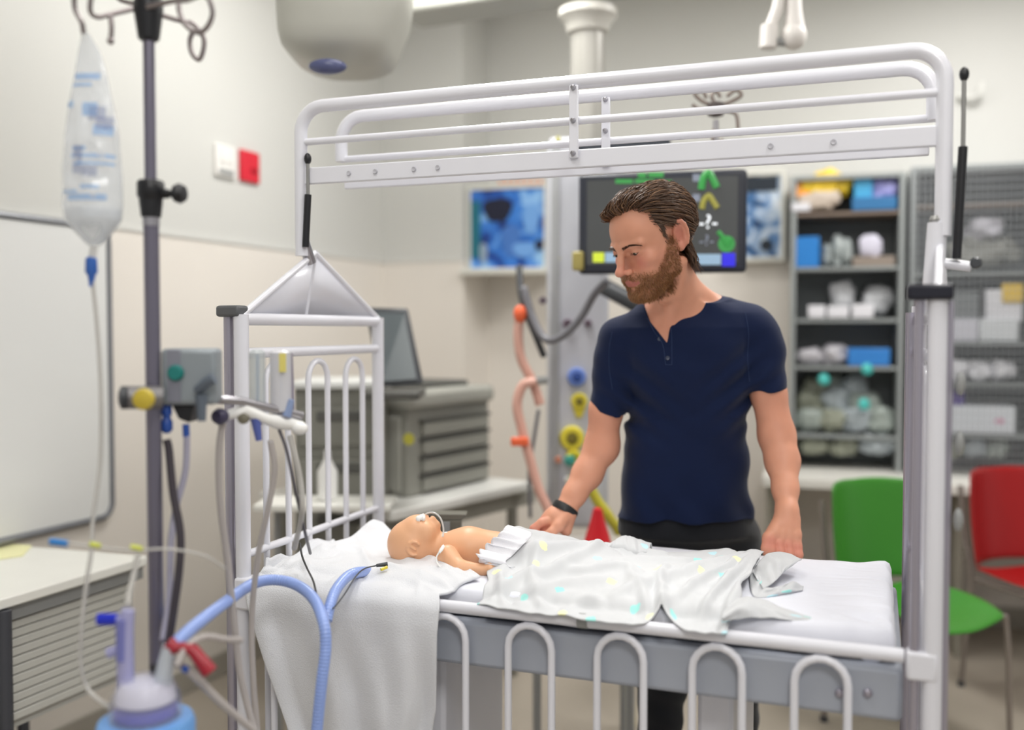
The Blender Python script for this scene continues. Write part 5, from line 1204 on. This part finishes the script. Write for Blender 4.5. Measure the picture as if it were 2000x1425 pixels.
def mquad(name, x0, y0, x1, y1, m): MB().prism([MP(x0, y0), MP(x1, y0), MP(x1, y1), MP(x0, y1)], mn*.001).build(name, m, mo)
for x0, y0, x1, y1 in ((1246, 337, 1262, 347), (1266, 336, 1296, 346), (1202, 350, 1236, 358), (1240, 350, 1278, 357), (1284, 352, 1312, 360)): mquad('readout_block', x0, y0, x1, y1, SG)
MB().tube(spline([MP(1370, 370), MP(1374, 348), MP(1384, 338), MP(1392, 350), MP(1400, 366)], 6), .011, 8).build('waveform', SG, mo)
RX = RM@np.array(((1, 0, 0), (0, 0, -1.), (0, 1, 0)))
MB().tube(spline([MP(1371, 408), MP(1375, 392), MP(1384, 382), MP(1392, 392), MP(1401, 406)], 6), .009, 8).build('waveform', SY, mo)
text('-?-', 'readout', .062, MP(1383, 434), RX, SW, mo); text('-?-', 'readout', .048, MP(1380, 470), RX, SGR, mo)
for (x0, y0, x1, y1) in ((1353, 340, 1367, 354), (1353, 379, 1367, 393)): mquad('readout_block', x0, y0, x1, y1, SGR)
mb = MB(); mb.tube([MP(1402, 452), MP(1410, 460), MP(1414, 470), MP(1420, 480), MP(1428, 466)], .007, 8).build('waveform', SG, mo); MB().lathe([(.026, 0), (.026, .001), (.001, .001)], MP(1419, 476), mn, 16).build('alarm_symbol', SG, mo)
mquad('status_bar', 1158, 493, 1180, 512, SLY); mquad('status_bar', 1182, 493, 1225, 512, SLB); mquad('status_bar', 1355, 496, 1408, 517, SLB); mquad('status_bar', 1410, 494, 1436, 520, SBL)
MB().box(W(1130, 510, YM+.02), (.035, .05, .06), RM).build('side_knob', mat('knob_olive', (170, 158, 90), .4), mo, bevel=.006)
MB().tube([cm-mn*.03-Z*.2, cm-mn*.06-Z*.30, W(1180, 560, YM+.3)], .03, 14).build('bracket', DGREY, mo)
MB().box(W(1222, 292, YM+.15), (.30, .16, .042), RM).build('module', mat('module_dark', (52, 58, 68), .4), mo, bevel=.008)
MB().tube([cm-mn*.04, np.array((pc[0]+.05, YQ-.02, cm[2]))], .028, 14).build('mount_arm', DGREY, mo)
# second hook stand behind monitor
hk = thing('hook_pole', 'small ceiling hung hook cluster above the patient monitor', 'hook cluster', tuple(W(1398, 270, 3.0)))
HY = 3.0
MB().tube([W(1398, 235, HY), W(1398, 318, HY)], .009, 10).build('pole', CHROME, hk); MB().lathe([(.01, -.02), (.024, -.015), (.028, .02), (.015, .026)], W(1398, 216, HY), n=16).build('hub', mat('hub_grey', (92, 84, 84), .4), hk)
for pts in ([(1398, 208), (1372, 198), (1356, 182), (1372, 178), (1380, 192)], [(1398, 208), (1424, 200), (1448, 186), (1436, 176), (1420, 188)], [(1390, 215), (1364, 212), (1352, 204)], [(1405, 215), (1436, 222), (1442, 250), (1448, 262)], [(1398, 205), (1390, 188), (1398, 178), (1408, 190)], [(1400, 240), (1392, 265), (1400, 282), (1412, 272)]):
    MB().tube(spline([W(x, y, HY) for x, y in pts], 6), .006, 8).build('hook', mat('hook_brown', (150, 138, 132), .35, .5), hk)
# white ceiling mount at top
cmn = thing('ceiling_lamp_mount', 'white jointed ceiling arm end above the canopy of the cot, right of the supply column', 'ceiling arm', tuple(W(1525, 95, 3.2)))
WM = mat('mount_white', (226, 222, 218), .4)
MB().tube([W(1548, -60, 3.2), W(1550, 20, 3.2), W(1552, 70, 3.2)], [.022, .026, .036], 16).build('arm', WM, cmn); MB().tube([W(1530, -40, 3.2), W(1518, 20, 3.2), W(1503, 55, 3.2)], [.018, .02, .018], 14).build('arm', WM, cmn); MB().tube([W(1503, 50, 3.2), W(1500, 94, 3.2)], .028, 14).build('joint', WM, cmn); MB().ball(W(1550, 70, 3.2), (.042, .04, .045), 10).build('joint', WM, cmn); MB().tube([W(1500, 80, 3.2), W(1552, 84, 3.2)], .014, 10).build('link', GREY, cmn)
MB().tube([W(1540, -60, 3.2), np.array((W(1540, 0, 3.2)[0], 3.2, CEIL))], .04, 16).build('mount', WM, cmn)
# ================================================================ PICTURES on the back wall
def BW(px, py, off=0): return PL(px, py, C2+BN*off, BN)
RB = np.stack([BD, -BN, Z], 1)
def picmat(name, cs, sc):
    m = mat(name, (20, 60, 140), .35, bump=.0); nt = m.node_tree; N = nt.nodes; L = nt.links; b = N['Principled BSDF']
    tc = N.new('ShaderNodeTexCoord'); n = N.new('ShaderNodeTexNoise'); n.inputs['Scale'].default_value = sc; n.inputs['Detail'].default_value = 2.5; n.inputs['Distortion'].default_value = .6; L.new(tc.outputs['Object'], n.inputs['Vector'])
    r = N.new('ShaderNodeValToRGB'); e = r.color_ramp.elements; e[0].position = cs[0][0]; e[0].color = rgb(*cs[0][1]); e[1].position = cs[-1][0]; e[1].color = rgb(*cs[-1][1])
    for p, c in cs[1:-1]: x = e.new(p); x.color = rgb(*c)
    L.new(n.outputs['Fac'], r.inputs[0]); L.new(r.outputs[0], b.inputs['Base Color']); return m
PM1 = picmat('picture_blue', [(.32, (10, 30, 90)), (.43, (20, 84, 180)), (.53, (60, 134, 224)), (.64, (160, 208, 250))], 7)
PM2 = picmat('picture_xray', [(.34, (12, 34, 66)), (.45, (70, 120, 176)), (.56, (200, 216, 232)), (.7, (240, 242, 246))], 9)
def backbox(name, lab, cat, x0, y0, x1, y1, dep, fm_, pm, frame=.03):
    off = dep; A, B2 = BW(x0, y0, off), BW(x1, y1, off); zt4 = (A[2]+BW(x1, y0, off)[2])/2; zb4 = (B2[2]+BW(x0, y1, off)[2])/2; wd4 = (B2-A)@BD; c = (A+BD*wd4/2); c[2] = (zt4+zb4)/2
    t = thing(name, lab, cat, (c[0], c[1], zb4)); h4 = zt4-zb4
    cc = c-BN*dep/2
    for nm, o_, sz in (('frame_side', -BD*(wd4/2-frame/2), (frame, dep, h4)), ('frame_side', BD*(wd4/2-frame/2), (frame, dep, h4)), ('frame_top', Z*(h4/2-frame/2), (wd4-2*frame, dep, frame)), ('frame_bottom', -Z*(h4/2-frame/2), (wd4-2*frame, dep, frame))):
        MB().box(cc+o_, sz, RB).build(nm, fm_, t, bevel=.003)
    MB().box(c-BN*.02, (wd4-2*frame, .01, h4-2*frame), RB).build('picture', pm, t)
    return t, c, wd4, h4
FRM = mat('frame_white', (230, 230, 222), .45)
t1, c, w4, h4 = backbox('wall_light_box', 'white wall cabinet with blue operating scene picture on its front, left of the supply column', 'picture', 912, 362, 1068, 530, .30, FRM, PM1, .016)
MB().box(c-BD*(w4*.40)+BN*-.012, (.05, .006, h4*.66), RB).build('teal_strip', mat('teal_flat', (22, 112, 130), .5), t1)
PD = mat('scene_navy', (6, 14, 46), .5); PLB = mat('scene_light_blue', (116, 170, 234), .5); PMB = mat('scene_mid_blue', (70, 122, 200), .5)
def blob(cx, cz, rx, rz, m, off=.0): 
    mb = MB(); p = c+BD*cx*w4+Z*cz*h4-BN*(.012-off)
    mb.prism([p+BD*rx*w4*math.cos(a)*(1+.15*math.sin(3*a))+Z*rz*h4*math.sin(a)*(1+.15*math.cos(2*a)) for a in np.linspace(0, 2*math.pi, 20, endpoint=False)], BN*.001).build('picture_shape', m, t1)
blob(-.12, .22, .18, .16, PD); blob(.30, .10, .10, .20, PLB, .002); blob(.05, -.14, .11, .22, PMB, .003); blob(-.30, -.28, .05, .14, mat('scene_grey', (150, 170, 190), .5), .002); blob(.22, -.25, .14, .10, PLB, .004); blob(.40, -.20, .05, .07, PD, .005)
for k in range(7): MB().box(BW(978+13*k, 355, .3), (.022, .01, .018), RB).build('orange_marker', mat('marker_orange', (236, 150, 104), .5), t1, bevel=.002)
MB().box(c-Z*(h4/2+.0)+BN*.02, (w4+.04, .10, .03), RB).build('ledge', FRM, t1, bevel=.004)
t2, c, w4, h4 = backbox('wall_light_box', 'white framed blue and white scan picture, between the monitor and the supply cabinets', 'picture', 1440, 334, 1532, 510, .10, FRM, PM2, .02)
MB().box(c+Z*h4*.36-BN*.012, (w4-.07, .006, h4*.16), RB).build('dark_band', mat('band_dark', (14, 30, 44), .5), t2)
MB().lathe([(.03, 0), (.03, .004), (.001, .004)], c+BD*w4*.12-Z*h4*.32-BN*.01, BN, 16).build('dark_spot', mat('band_dark', (14, 30, 44), .5), t2)
# ================================================================ SUPPLY CABINETS
ZW = .765
CBG = mat('cabinet_grey', (150, 155, 155), .45, .2); CIN = mat('cabinet_inside', (122, 128, 130), .5); SHF = mat('shelf_brown', (128, 112, 100), .5); WIRE = mat('wire_grey', (176, 180, 184), .35, .6)
def cabinet(x0, x1, ytop, lab, shelves, wire):
    off = .34; A, B2 = BW(x0, 895, off), BW(x1, 895, off); wd5 = (B2-A)@BD; zt5 = BW((x0+x1)/2, ytop, off)[2]; c = (A+B2)/2
    t = thing('supply_cabinet', lab, 'supply cabinet', (c[0], c[1], ZW+.002)); h5 = zt5-ZW; back = c-BN*(off-.02); base = ZW+.002
    for s in (-1, 1): MB().box(np.array((*((c-BN*off/2)+BD*s*(wd5/2-.012))[:2], base+h5/2)), (.024, off-.02, h5), RB).build('side_panel', CBG, t, bevel=.003)
    MB().box(np.array((*back[:2], base+h5/2)), (wd5-.05, .012, h5), RB).build('back_panel', CIN, t)
    MB().box(np.array((*(c-BN*off/2)[:2], base+h5-.01)), (wd5-.05, off-.02, .02), RB).build('top_panel', CBG, t)
    zs = []
    for k, y in enumerate(shelves):
        z = BW((x0+x1)/2, y, off)[2]; zs.append(z); MB().box(np.array((*(c-BN*off/2)[:2], z-.009)), (wd5-.052, off-.03, .016), RB).build('shelf', SHF if k == 0 else CBG, t, bevel=.002)
    if wire:
        mb = MB(); n1, n2 = 24, 40; y_ = c+BN*.006
        for k in range(n1+1): p = y_+BD*(-wd5/2+wd5*k/n1); mb.box(np.array((p[0], p[1], base+h5/2)), (.0035, .0035, h5), RB)
        for k in range(n2+1): mb.box(np.array((y_[0], y_[1], base+h5*k/n2)), (wd5, .0035, .0035), RB)
        g = mb.build('wire_door', WIRE, t); g['kind'] = 'stuff'
    return t
cabinet(1540, 1762, 340, 'grey open supply cabinet nearest the scan picture, yellow packet on its top shelf', [412, 520, 622, 715, 850], False)
cabinet(1772, 2040, 322, 'grey supply cabinet with wire mesh door at the right edge of the room', [395, 530, 668, 748, 848], True)
def item(name, lab, cat, x0, y0, x1, y1, m, dep=.14, off=.30, kind='box', grp=None, skew=0):
    A, B2 = BW(x0, y1, off), BW(x1, y1, off); wd6 = (B2-A)@BD; z0 = A[2]*.5+B2[2]*.5; z1 = BW((x0+x1)/2, y0, off)[2]; c = (A+B2)/2-BN*dep/2; h6 = z1-z0
    if kind == 'box':
        t = thing(name, lab, cat, (c[0], c[1], z0), group=grp); R_ = RB@rotz(skew)
        MB().box(np.array((c[0], c[1], z0+h6/2)), (wd6, dep, h6), R_).build('carton', m, t, bevel=.004)
        MB().box(np.array((c[0], c[1], z0+h6-.004))+BN*(dep/2-.01)*0, (wd6*.98, dep*.3, .009), R_).build('lid_flap', m, t, bevel=.001)
        return t, c, wd6, z0, h6
    mb = MB(); n = 10; Vv = []; sd = x0*.37+y0
    mb.ball((0, 0, 0), (wd6/2, dep/2, h6/2), 16); v = mb.v[0]
    v = np.array([p*(1+.40*nz(*(p*14+sd))+.35*nz(*(p*38+sd))) for p in v]); v = np.sign(v)*np.abs(v/np.array((wd6/2, dep/2, h6/2)))**.75*np.array((wd6/2, dep/2, h6/2)); v[:, 2] -= v[:, 2].min()
    mb.v[0] = v@RB.T+np.array((c[0], c[1], z0)); o = mb.build(name, m); return tag(o, lab, cat, grp), c, wd6, z0, h6
YB1, ORB, CYB, WHB = mat('packet_yellow', (250, 214, 60), .4), mat('packet_orange', (246, 160, 50), .4), mat('pack_cyan', (64, 160, 206), .4), mat('pack_white', (222, 222, 228), .45)
BLB = mat('box_blue', (28, 122, 200), .4); PLS = mat('clear_packet', (176, 184, 184), .25, alpha=.8); VIOL = mat('box_violet', (72, 42, 134), .4); PLV = mat('pack_lilac', (150, 150, 206), .4)
item('yellow_packet', 'yellow plastic packet on the top shelf of the open cabinet', 'packet', 1560, 336, 1658, 388, YB1, kind='bag')
item('orange_packet', 'orange packet left of the yellow one on the top shelf', 'packet', 1546, 350, 1586, 396, ORB, kind='bag')
item('beige_packet', 'pale beige packet in front of the yellow packet on the top shelf', 'packet', 1566, 372, 1640, 411, mat('pack_beige', (198, 184, 170), .5), kind='bag', off=.33, dep=.05)
item('white_label_box', 'small white box at the left end of the top shelf', 'box', 1546, 396, 1582, 412, WHB, off=.335, dep=.05)
t_, c, w_, z0, h_ = item('cyan_box', 'cyan and white box on the top shelf of the open cabinet', 'box', 1668, 338, 1704, 396, CYB)
item('lilac_pack', 'lilac and white pack at the right end of the top shelf', 'packet', 1702, 346, 1752, 396, PLV, kind='bag'); 
item('blue_flat_box', 'dark blue flat box under the lilac pack on the top shelf', 'box', 1664, 384, 1752, 410, mat('box_deep_blue', (40, 108, 160), .4), off=.33, dep=.06)
item('blue_box', 'bright blue square box on the second shelf of the open cabinet', 'box', 1546, 462, 1600, 522, BLB, off=.32)
for k, (x0, y0, x1, y1) in enumerate(((1602, 475, 1628, 520), (1624, 465, 1650, 520), (1644, 462, 1668, 520))): item('clear_packet', ('clear packet directly right of the bright blue box', 'clear packet second from the bright blue box', 'clear packet third from the bright blue box')[k], 'packet', x0, y0, x1, y1, PLS, kind='bag', grp='clear packets on the second shelf')
item('roll', 'white and lilac roll on the second shelf of the open cabinet', 'roll', 1678, 458, 1722, 505, mat('roll_white', (206, 204, 220), .5), kind='bag', dep=.05); item('tan_box', 'tan box at the right end of the second shelf', 'box', 1665, 500, 1748, 520, mat('box_tan', (140, 128, 118), .5), off=.32)
for k, (x0, y0, x1, y1) in enumerate(((1578, 596, 1612, 620), (1616, 598, 1658, 620), (1664, 594, 1706, 620))): item('white_carton', ('left', 'middle', 'right')[k]+' one of three small white cartons on the third shelf', 'box', x0, y0, x1, y1, WHB, off=.33, dep=.06, grp='small white cartons on the third shelf')
item('white_packet', 'white packet behind the left and middle cartons on the third shelf', 'packet', 1618, 552, 1668, 620, mat('pack_grey_white', (196, 198, 202), .45), kind='bag', off=.24); item('white_packet', 'white packet behind the right carton on the third shelf', 'packet', 1684, 560, 1742, 620, mat('pack_grey_white', (196, 198, 202), .45), kind='bag', off=.24)
item('blue_tray', 'blue flat box on the fourth shelf of the open cabinet', 'box', 1656, 680, 1738, 714, mat('box_mid_blue', (46, 124, 200), .4), off=.32)
item('grey_pack_row', 'pale grey packet on the left of the fourth shelf', 'packet', 1552, 684, 1612, 714, mat('pack_pale', (186, 184, 190), .5), kind='bag'); item('grey_pack_row', 'pale grey packet leaning against the blue flat box on the fourth shelf', 'packet', 1606, 676, 1658, 714, mat('pack_pale', (186, 184, 190), .5), kind='bag')
rs = random.Random(3); places = []
pos = ['lower left', 'lower middle left', 'lower middle', 'lower right', 'centre left', 'centre', 'centre right', 'upper left', 'upper right', 'topmost']
CP_ = [mat('clear_bag_a', (172, 182, 176), .2, alpha=.8), mat('clear_bag_b', (158, 162, 146), .25, alpha=.85), mat('clear_bag_c', (188, 198, 204), .2, alpha=.75)]
k = 0
for (x0, y0, x1, y1, of) in ((1552, 800, 1610, 848, .30), (1600, 804, 1650, 848, .31), (1640, 800, 1700, 848, .30), (1690, 796, 1752, 848, .29), (1552, 768, 1612, 815, .24), (1604, 762, 1666, 812, .25), (1656, 768, 1722, 815, .24), (1566, 742, 1622, 785, .19), (1640, 735, 1700, 785, .20), (1612, 730, 1650, 770, .15)):
    item('tubing_bag', 'clear bag of breathing tubing, '+pos[k]+' in the heap on the fifth shelf', 'bag', x0, y0, x1, y1, CP_[k % 3], kind='bag', off=of, dep=.13, grp='clear bags heaped on the fifth shelf'); k += 1
TC = mat('cap_teal', (74, 186, 180), .4)
for (x, y, lab) in ((1606, 742, 'teal cap at the upper left of the heap of clear bags'), (1684, 790, 'teal cap at the right of the heap of clear bags'), (1690, 722, 'teal cap just below the blue flat box')):
    o = MB().lathe([(.004, 0), (.026, .003), (.028, .02), (.018, .03), (.008, .032)], BW(x, y, .315), (.3, -1, .3), 14).build('teal_cap', TC); tag(o, lab, 'cap')
for k, (x0, y0, x1, y1) in enumerate(((1560, 858, 1620, 893), (1618, 856, 1676, 893), (1672, 850, 1752, 893))): item('mask_bag', ('left', 'middle', 'right')[k]+' clear packet on the worktop under the open cabinet', 'packet', x0, y0, x1, y1, (CP_[1], CP_[1], CP_[2])[k], kind='bag', grp='clear packets at the foot of the open cabinet')
# mesh cabinet contents
item('grey_bundle', 'pale lilac bundle on the upper shelf of the mesh cabinet', 'bundle', 1890, 425, 1962, 470, mat('bundle_lilac', (196, 194, 204), .5), kind='bag', off=.28)
item('grey_bundle', 'wide grey bundle under the lilac bundle in the mesh cabinet', 'bundle', 1850, 468, 1985, 528, mat('bundle_grey', (128, 128, 122), .55), kind='bag', off=.26)
item('white_box', 'white box with yellow top on the third shelf of the mesh cabinet', 'box', 1925, 566, 1996, 628, WHB, off=.30); item('yellow_box', 'small yellow box on the white box of the mesh cabinet', 'box', 1958, 554, 1998, 590, mat('box_yellow', (222, 186, 60), .4), off=.31, dep=.05)
item('grey_bin', 'dark grey bin on the third shelf of the mesh cabinet', 'bin', 1848, 570, 1912, 622, mat('bin_grey', (112, 116, 118), .5), off=.29)
item('white_tray', 'long white box on the fourth shelf edge of the mesh cabinet, left', 'box', 1842, 622, 1910, 666, mat('tray_white', (206, 206, 216), .5), off=.31, dep=.1); item('white_tray', 'long white box on the fourth shelf edge of the mesh cabinet, right', 'box', 1912, 622, 1990, 666, mat('tray_white2', (214, 218, 222), .5), off=.31, dep=.1)
for k, (x0, x1) in enumerate(((1846, 1892), (1890, 1940), (1938, 1986))): item('white_packet', ('left', 'middle', 'right')[k]+' white packet above the violet box in the mesh cabinet', 'packet', x0, 706, x1, 746, WHB, kind='bag', grp='white packets in the mesh cabinet')
item('violet_box', 'violet box above the large white box in the mesh cabinet', 'box', 1842, 762, 1884, 790, VIOL, off=.29)
t_, c, w_, z0, h_ = item('white_carton', 'large white box with a pink mark, low in the mesh cabinet', 'box', 1838, 792, 1982, 846, mat('carton_white', (222, 226, 232), .45), off=.33, dep=.2)
MB().ball(np.array((c[0], c[1], z0+h_*.45))+BN*.1+BD*.09, (.022, .003, .012), 8, RB).build('pink_mark', mat('pink_mark', (214, 150, 180), .5), t_)
for k, (x0, x1) in enumerate(((1838, 1884), (1882, 1930), (1926, 1975))): item('mask_bag', ('left', 'middle', 'right')[k]+' clear packet at the foot of the mesh cabinet', 'packet', x0, 858, x1, 898, CP_[(k+1) % 3], kind='bag', grp='clear packets at the foot of the mesh cabinet')
# worktop
wa, wb_ = BW(1500, 900, 0), BW(2150, 900, 0); wa[2] = wb_[2] = ZW
wt = thing('worktop', 'long white worktop along the back wall under the supply cabinets', 'worktop', (wa[0], wa[1], 0))
MB().prism([wa, wb_, wb_+BN*.62, wa+BN*.62], (0, 0, -.045)).build('top', mat('worktop_white', (228, 226, 220), .4), wt, bevel=.005)
MB().prism([wa-Z*.045, wb_-Z*.045, wb_-Z*.12, wa-Z*.12], BN*.03).build('rear_rail', GREY, wt)
for f_ in (.02, .55, .98): p = wa+(wb_-wa)*f_+BN*.3; MB().box(np.array((p[0], p[1], (ZW-.045)/2)), (.03, .5, ZW-.045), RB).build('support_panel', mat('support_taupe', (150, 146, 134), .5), wt, bevel=.003)
# wall hook on right
wh = MB().tube(spline([BW(1870, 188, .02), BW(1900, 190, .05), BW(1915, 182, .06), BW(1918, 160, .06)], 6), .012, 8).build('wall_hook', mat('hook_white', (224, 224, 220), .4)); tag(wh, 'white hook on the back wall high above the mesh cabinet', 'hook')
# ================================================================ CHAIRS
GRN = mat('chair_green', (56, 132, 36), .4); RED = mat('chair_red', (156, 8, 12), .4); LEGM = mat('chair_leg', (150, 142, 136), .35, .6)
def chair(name, lab, loc, rz, m):
    t = thing(name, lab, 'chair', loc, rz, 'plastic shell chairs'); 
    G = np.zeros((13, 13, 3))                                   # seat: local -y is front
    for i in range(13):
        for j in range(13):
            u, v = i/6-1, j/6-1; r = max(abs(u), abs(v)); k = 1-.10*(abs(u*v))
            G[i, j] = (u*.22*k, v*.215*k-.01, .455+.022*u*u-.03*max(0, -v)**3+.01*v)
    MB().grid(G).build('seat', m, t, smooth=True, local=True, solid=.012, subsurf=1)
    G = np.zeros((13, 11, 3))
    for i in range(13):
        for j in range(11):
            u, v = i/6-1, j/10; k = .215+.012*math.sin(v*3)
            G[i, j] = (u*k*(1-.05*v), .250+.05*v-.10*u*u, .49+.37*v-.02*(u*u)*v+.018*abs(u)*v)
    MB().grid(G).build('backrest', m, t, smooth=True, local=True, solid=.012, subsurf=1)
    for s in (-1, 1):
        MB().tube(spline([(s*.20, .26, .80), (s*.205, .23, .60), (s*.20, .20, .45), (s*.215, .22, .02)], 6), .010, 10).build('back_leg', LEGM, t, local=True)
        MB().tube(spline([(s*.19, .18, .44), (s*.19, -.16, .43), (s*.205, -.20, .40), (s*.22, -.21, .02)], 6), .010, 10).build('front_leg', LEGM, t, local=True)
        MB().tube([(s*.217, .22, .0), (s*.217, .22, .02)], .014, 10).build('foot_cap', DGREY, t, local=True); MB().tube([(s*.22, -.21, .0), (s*.22, -.21, .02)], .014, 10).build('foot_cap', DGREY, t, local=True)
    MB().tube([(-.19, -.12, .43), (.19, -.12, .43)], .009, 8).build('crossbar', LEGM, t, local=True)
    return t
gp = PZ(1790, 1325, 0)
chair('green_chair', 'green plastic chair with thin metal legs, behind the foot end of the cot', (1.43, 3.40, 0), math.radians(28), GRN)
rp = PZ(2055, 1330, 0)
chair('red_chair', 'red plastic chair cut by the right edge of the photo', (2.07, 3.7, 0), math.radians(18), RED)
# ================================================================ TABLE + GREY MACHINE
ZT = .80
tt = thing('equipment_table', 'white table carrying the grey machine, behind the head of the cot', 'table', tuple(PZ(830, 1100, 0)))
ta, tb2 = PZ(1040, 935, ZT), PZ(760, 1002, ZT)
tdir = LD
tA = PZ(1040, 940, ZT); tW = .62; tL = 1.25
q1 = tA; q2 = PZ(770, 998, ZT)
e_ = q2-q1; e_[2] = 0; el_ = np.linalg.norm(e_); e_ /= el_; en = np.array((e_[1], -e_[0], 0)); en = -en if en[1] < 0 else en
q2 = q1+e_*el_*1.02
MB().prism([q1, q2, q2+en*.7, q1+en*.7], (0, 0, -.035)).build('tabletop', mat('table_white', (228, 228, 224), .35), tt, bevel=.006)
for a in (q1+e_*.06+en*.06, q1+e_*.06+en*.62, q2-e_*.06+en*.06, q2-e_*.06+en*.62): MB().tube([(a[0], a[1], .0), (a[0], a[1], ZT-.035)], .022, 12).build('leg', mat('table_leg', (136, 134, 126), .45, .3), tt)
MB().box((q1+q2)/2+en*.06-Z*.075, (1.0, .03, .06), np.stack([e_, en, Z], 1)).build('apron', mat('table_apron', (150, 148, 140), .5), tt)
# machine: front-left face and right face with trays
pA = PZ(800, 972, ZT+.002); pB = PZ(958, 935, ZT+.002); fd = pB-pA; fd[2] = 0; fl_ = np.linalg.norm(fd); fd /= fl_; fnn = np.array((fd[1], -fd[0], 0)); fnn = -fnn if fnn[1] > 0 else fnn
mdep = .52; mh = W(0, 752, pA[1])[2]-ZT
PG, PG2, PG3 = mat('machine_grey', (150, 150, 142), .5), mat('machine_dark', (86, 86, 82), .5), mat('machine_light', (172, 172, 164), .5)
mc = thing('grey_printer', 'bulky grey office printer with four paper trays on the white table', 'printer', (pA[0], pA[1], ZT+.002))
RP = np.stack([fd, -fnn, Z], 1); ctr = pA+fd*fl_/2-fnn*mdep/2
def mbx(nm, dx, dn, dz, sx, sn, sz, m, bev=.006, R=RP): return MB().box(pA+fd*dx-fnn*dn+Z*dz, (sx, sn, sz), R).build(nm, m, mc, bevel=bev)
mbx('body', fl_/2, mdep/2+.01, mh*.40, fl_, mdep, mh*.80, PG)
mbx('top_cover', fl_/2, mdep/2, mh*.86, fl_+.02, mdep+.04, mh*.16, PG3, .02)
mbx('output_recess', fl_*.52, mdep*.45, mh*.955, fl_*.8, mdep*.6, .03, PG2, .01)
for k in range(4): tzz = mh*(.09+.165*k); tb3 = mbx('paper_tray', fl_*.55, .004, tzz, fl_*.80, .03, mh*.115, PG, .005); mbx('tray_gap', fl_*.55, -.0, tzz+mh*.075, fl_*.84, .024, mh*.030, PG2, .001)
# left side of the machine, seen from the camera
mbx('side_panel', -.004, mdep*.5, mh*.38, .012, mdep*.86, mh*.66, PG3, .005)
sp_ = pA-fd*.014-fnn*.12+Z*mh*.56; MB().lathe([(.02, 0), (.022, .003), (.012, .006), (.001, .006)], W(799, 857, sp_[1]-.16), (-.3, -1, 0), 16).build('yellow_label', mat('label_yellow', (196, 190, 70), .5), mc)
# screen unit
SCG = mat('laptop_screen', (92, 100, 104), .25); 
lp = thing('display_unit', 'dark tilted display screen standing behind the cot head panel beside the printer', 'screen', tuple(W(760, 755, 3.3)))
YL = 3.3
Q = [W(712, 600, YL+.12), W(795, 602, YL+.10), W(826, 750, YL), W(742, 756, YL)]
MB().prism(Q, (0, .035, 0)).build('bezel', DGREY, lp, bevel=.008)
qc = sum(Q)/4; MB().prism([qc+(p-qc)*np.array((.80, .9, .86))-np.array((0, .006, 0)) for p in Q], (0, .004, 0)).build('screen', SCG, lp)
MB().box(W(770, 768, YL+.1), (.20, .24, .03)).build('base', PG2, lp, bevel=.008)
dr = thing('drawer_unit', 'dark shelved cabinet seen through the bars of the cot head panel', 'cabinet', tuple(PZ(650, 1180, 0)))
# dark rack behind the head bars
YR = 3.55; rx0, rx1 = W(575, 800, YR)[0], W(752, 800, YR)[0]; rzt = W(0, 758, YR)[2]
RG = mat('rack_grey', (132, 132, 124), .5)
MB().box(((rx0+rx1)/2, YR+.2, rzt/2), (rx1-rx0, .4, rzt)).build('body', RG, dr, bevel=.006)
MB().box(((rx0+rx1)/2, YR+.19, rzt+.012), (rx1-rx0+.03, .44, .024)).build('top', mat('rack_top', (226, 228, 226), .4), dr, bevel=.004)
for k in range(5): MB().box(((rx0+rx1)/2, YR-.008, rzt-.14-.19*k), (rx1-rx0-.04, .02, .14), ).build('drawer', RG, dr, bevel=.004); MB().box(((rx0+rx1)/2, YR-.022, rzt-.10-.19*k), (.16, .012, .035)).build('handle', PG2, dr, bevel=.004)
bo = MB().lathe([(.03, 0), (.034, .004), (.034, .10), (.012, .14), (.010, .17), (.002, .172)], W(640, 975, 3.35), n=18).build('spray_bottle', NP); tag(bo, 'small white bottle seen between the bars of the cot head panel', 'bottle')
bs = thing('bottle_shelf', 'narrow white shelf behind the bars of the cot head panel', 'shelf', (W(640, 976, 3.35)[0], 3.35, 0)); zz = W(640, 976, 3.35)[2]
MB().box((W(632, 0, 3.35)[0], 3.35, zz-.012), (.46, .2, .022)).build('shelf_board', DTOP, bs, bevel=.003)
for sx in (-.16, .16): MB().tube([(W(625, 0, 3.35)[0]+sx, 3.35, 0), (W(625, 0, 3.35)[0]+sx, 3.35, zz-.02)], .012, 10).build('leg', GREY, bs)
# steel bracket seen above the chest of the manikin
br = thing('wall_bracket', 'grey steel lift bracket of the far bed gear, seen behind the throat of the manikin', 'bracket', tuple(W(890, 1060, 2.45)))
MB().prism([W(842, 1003, 2.5), W(912, 1004, 2.5), W(902, 1016, 2.5), W(852, 1016, 2.5)], (0, .05, 0)).build('flange', mat('bracket_grey', (110, 108, 98), .5, .2), br, bevel=.002)
MB().prism([W(858, 1016, 2.5), W(901, 1016, 2.5), W(899, 1060, 2.5), W(860, 1060, 2.5)], (0, .05, 0)).build('stem', mat('bracket_grey', (110, 108, 98), .5, .2), br, bevel=.002)
MB().prism([W(865, 1018, 2.498), W(879, 1018, 2.498), W(879, 1050, 2.498), W(866, 1050, 2.498)], (0, -.004, 0)).build('plate', GREY, br)
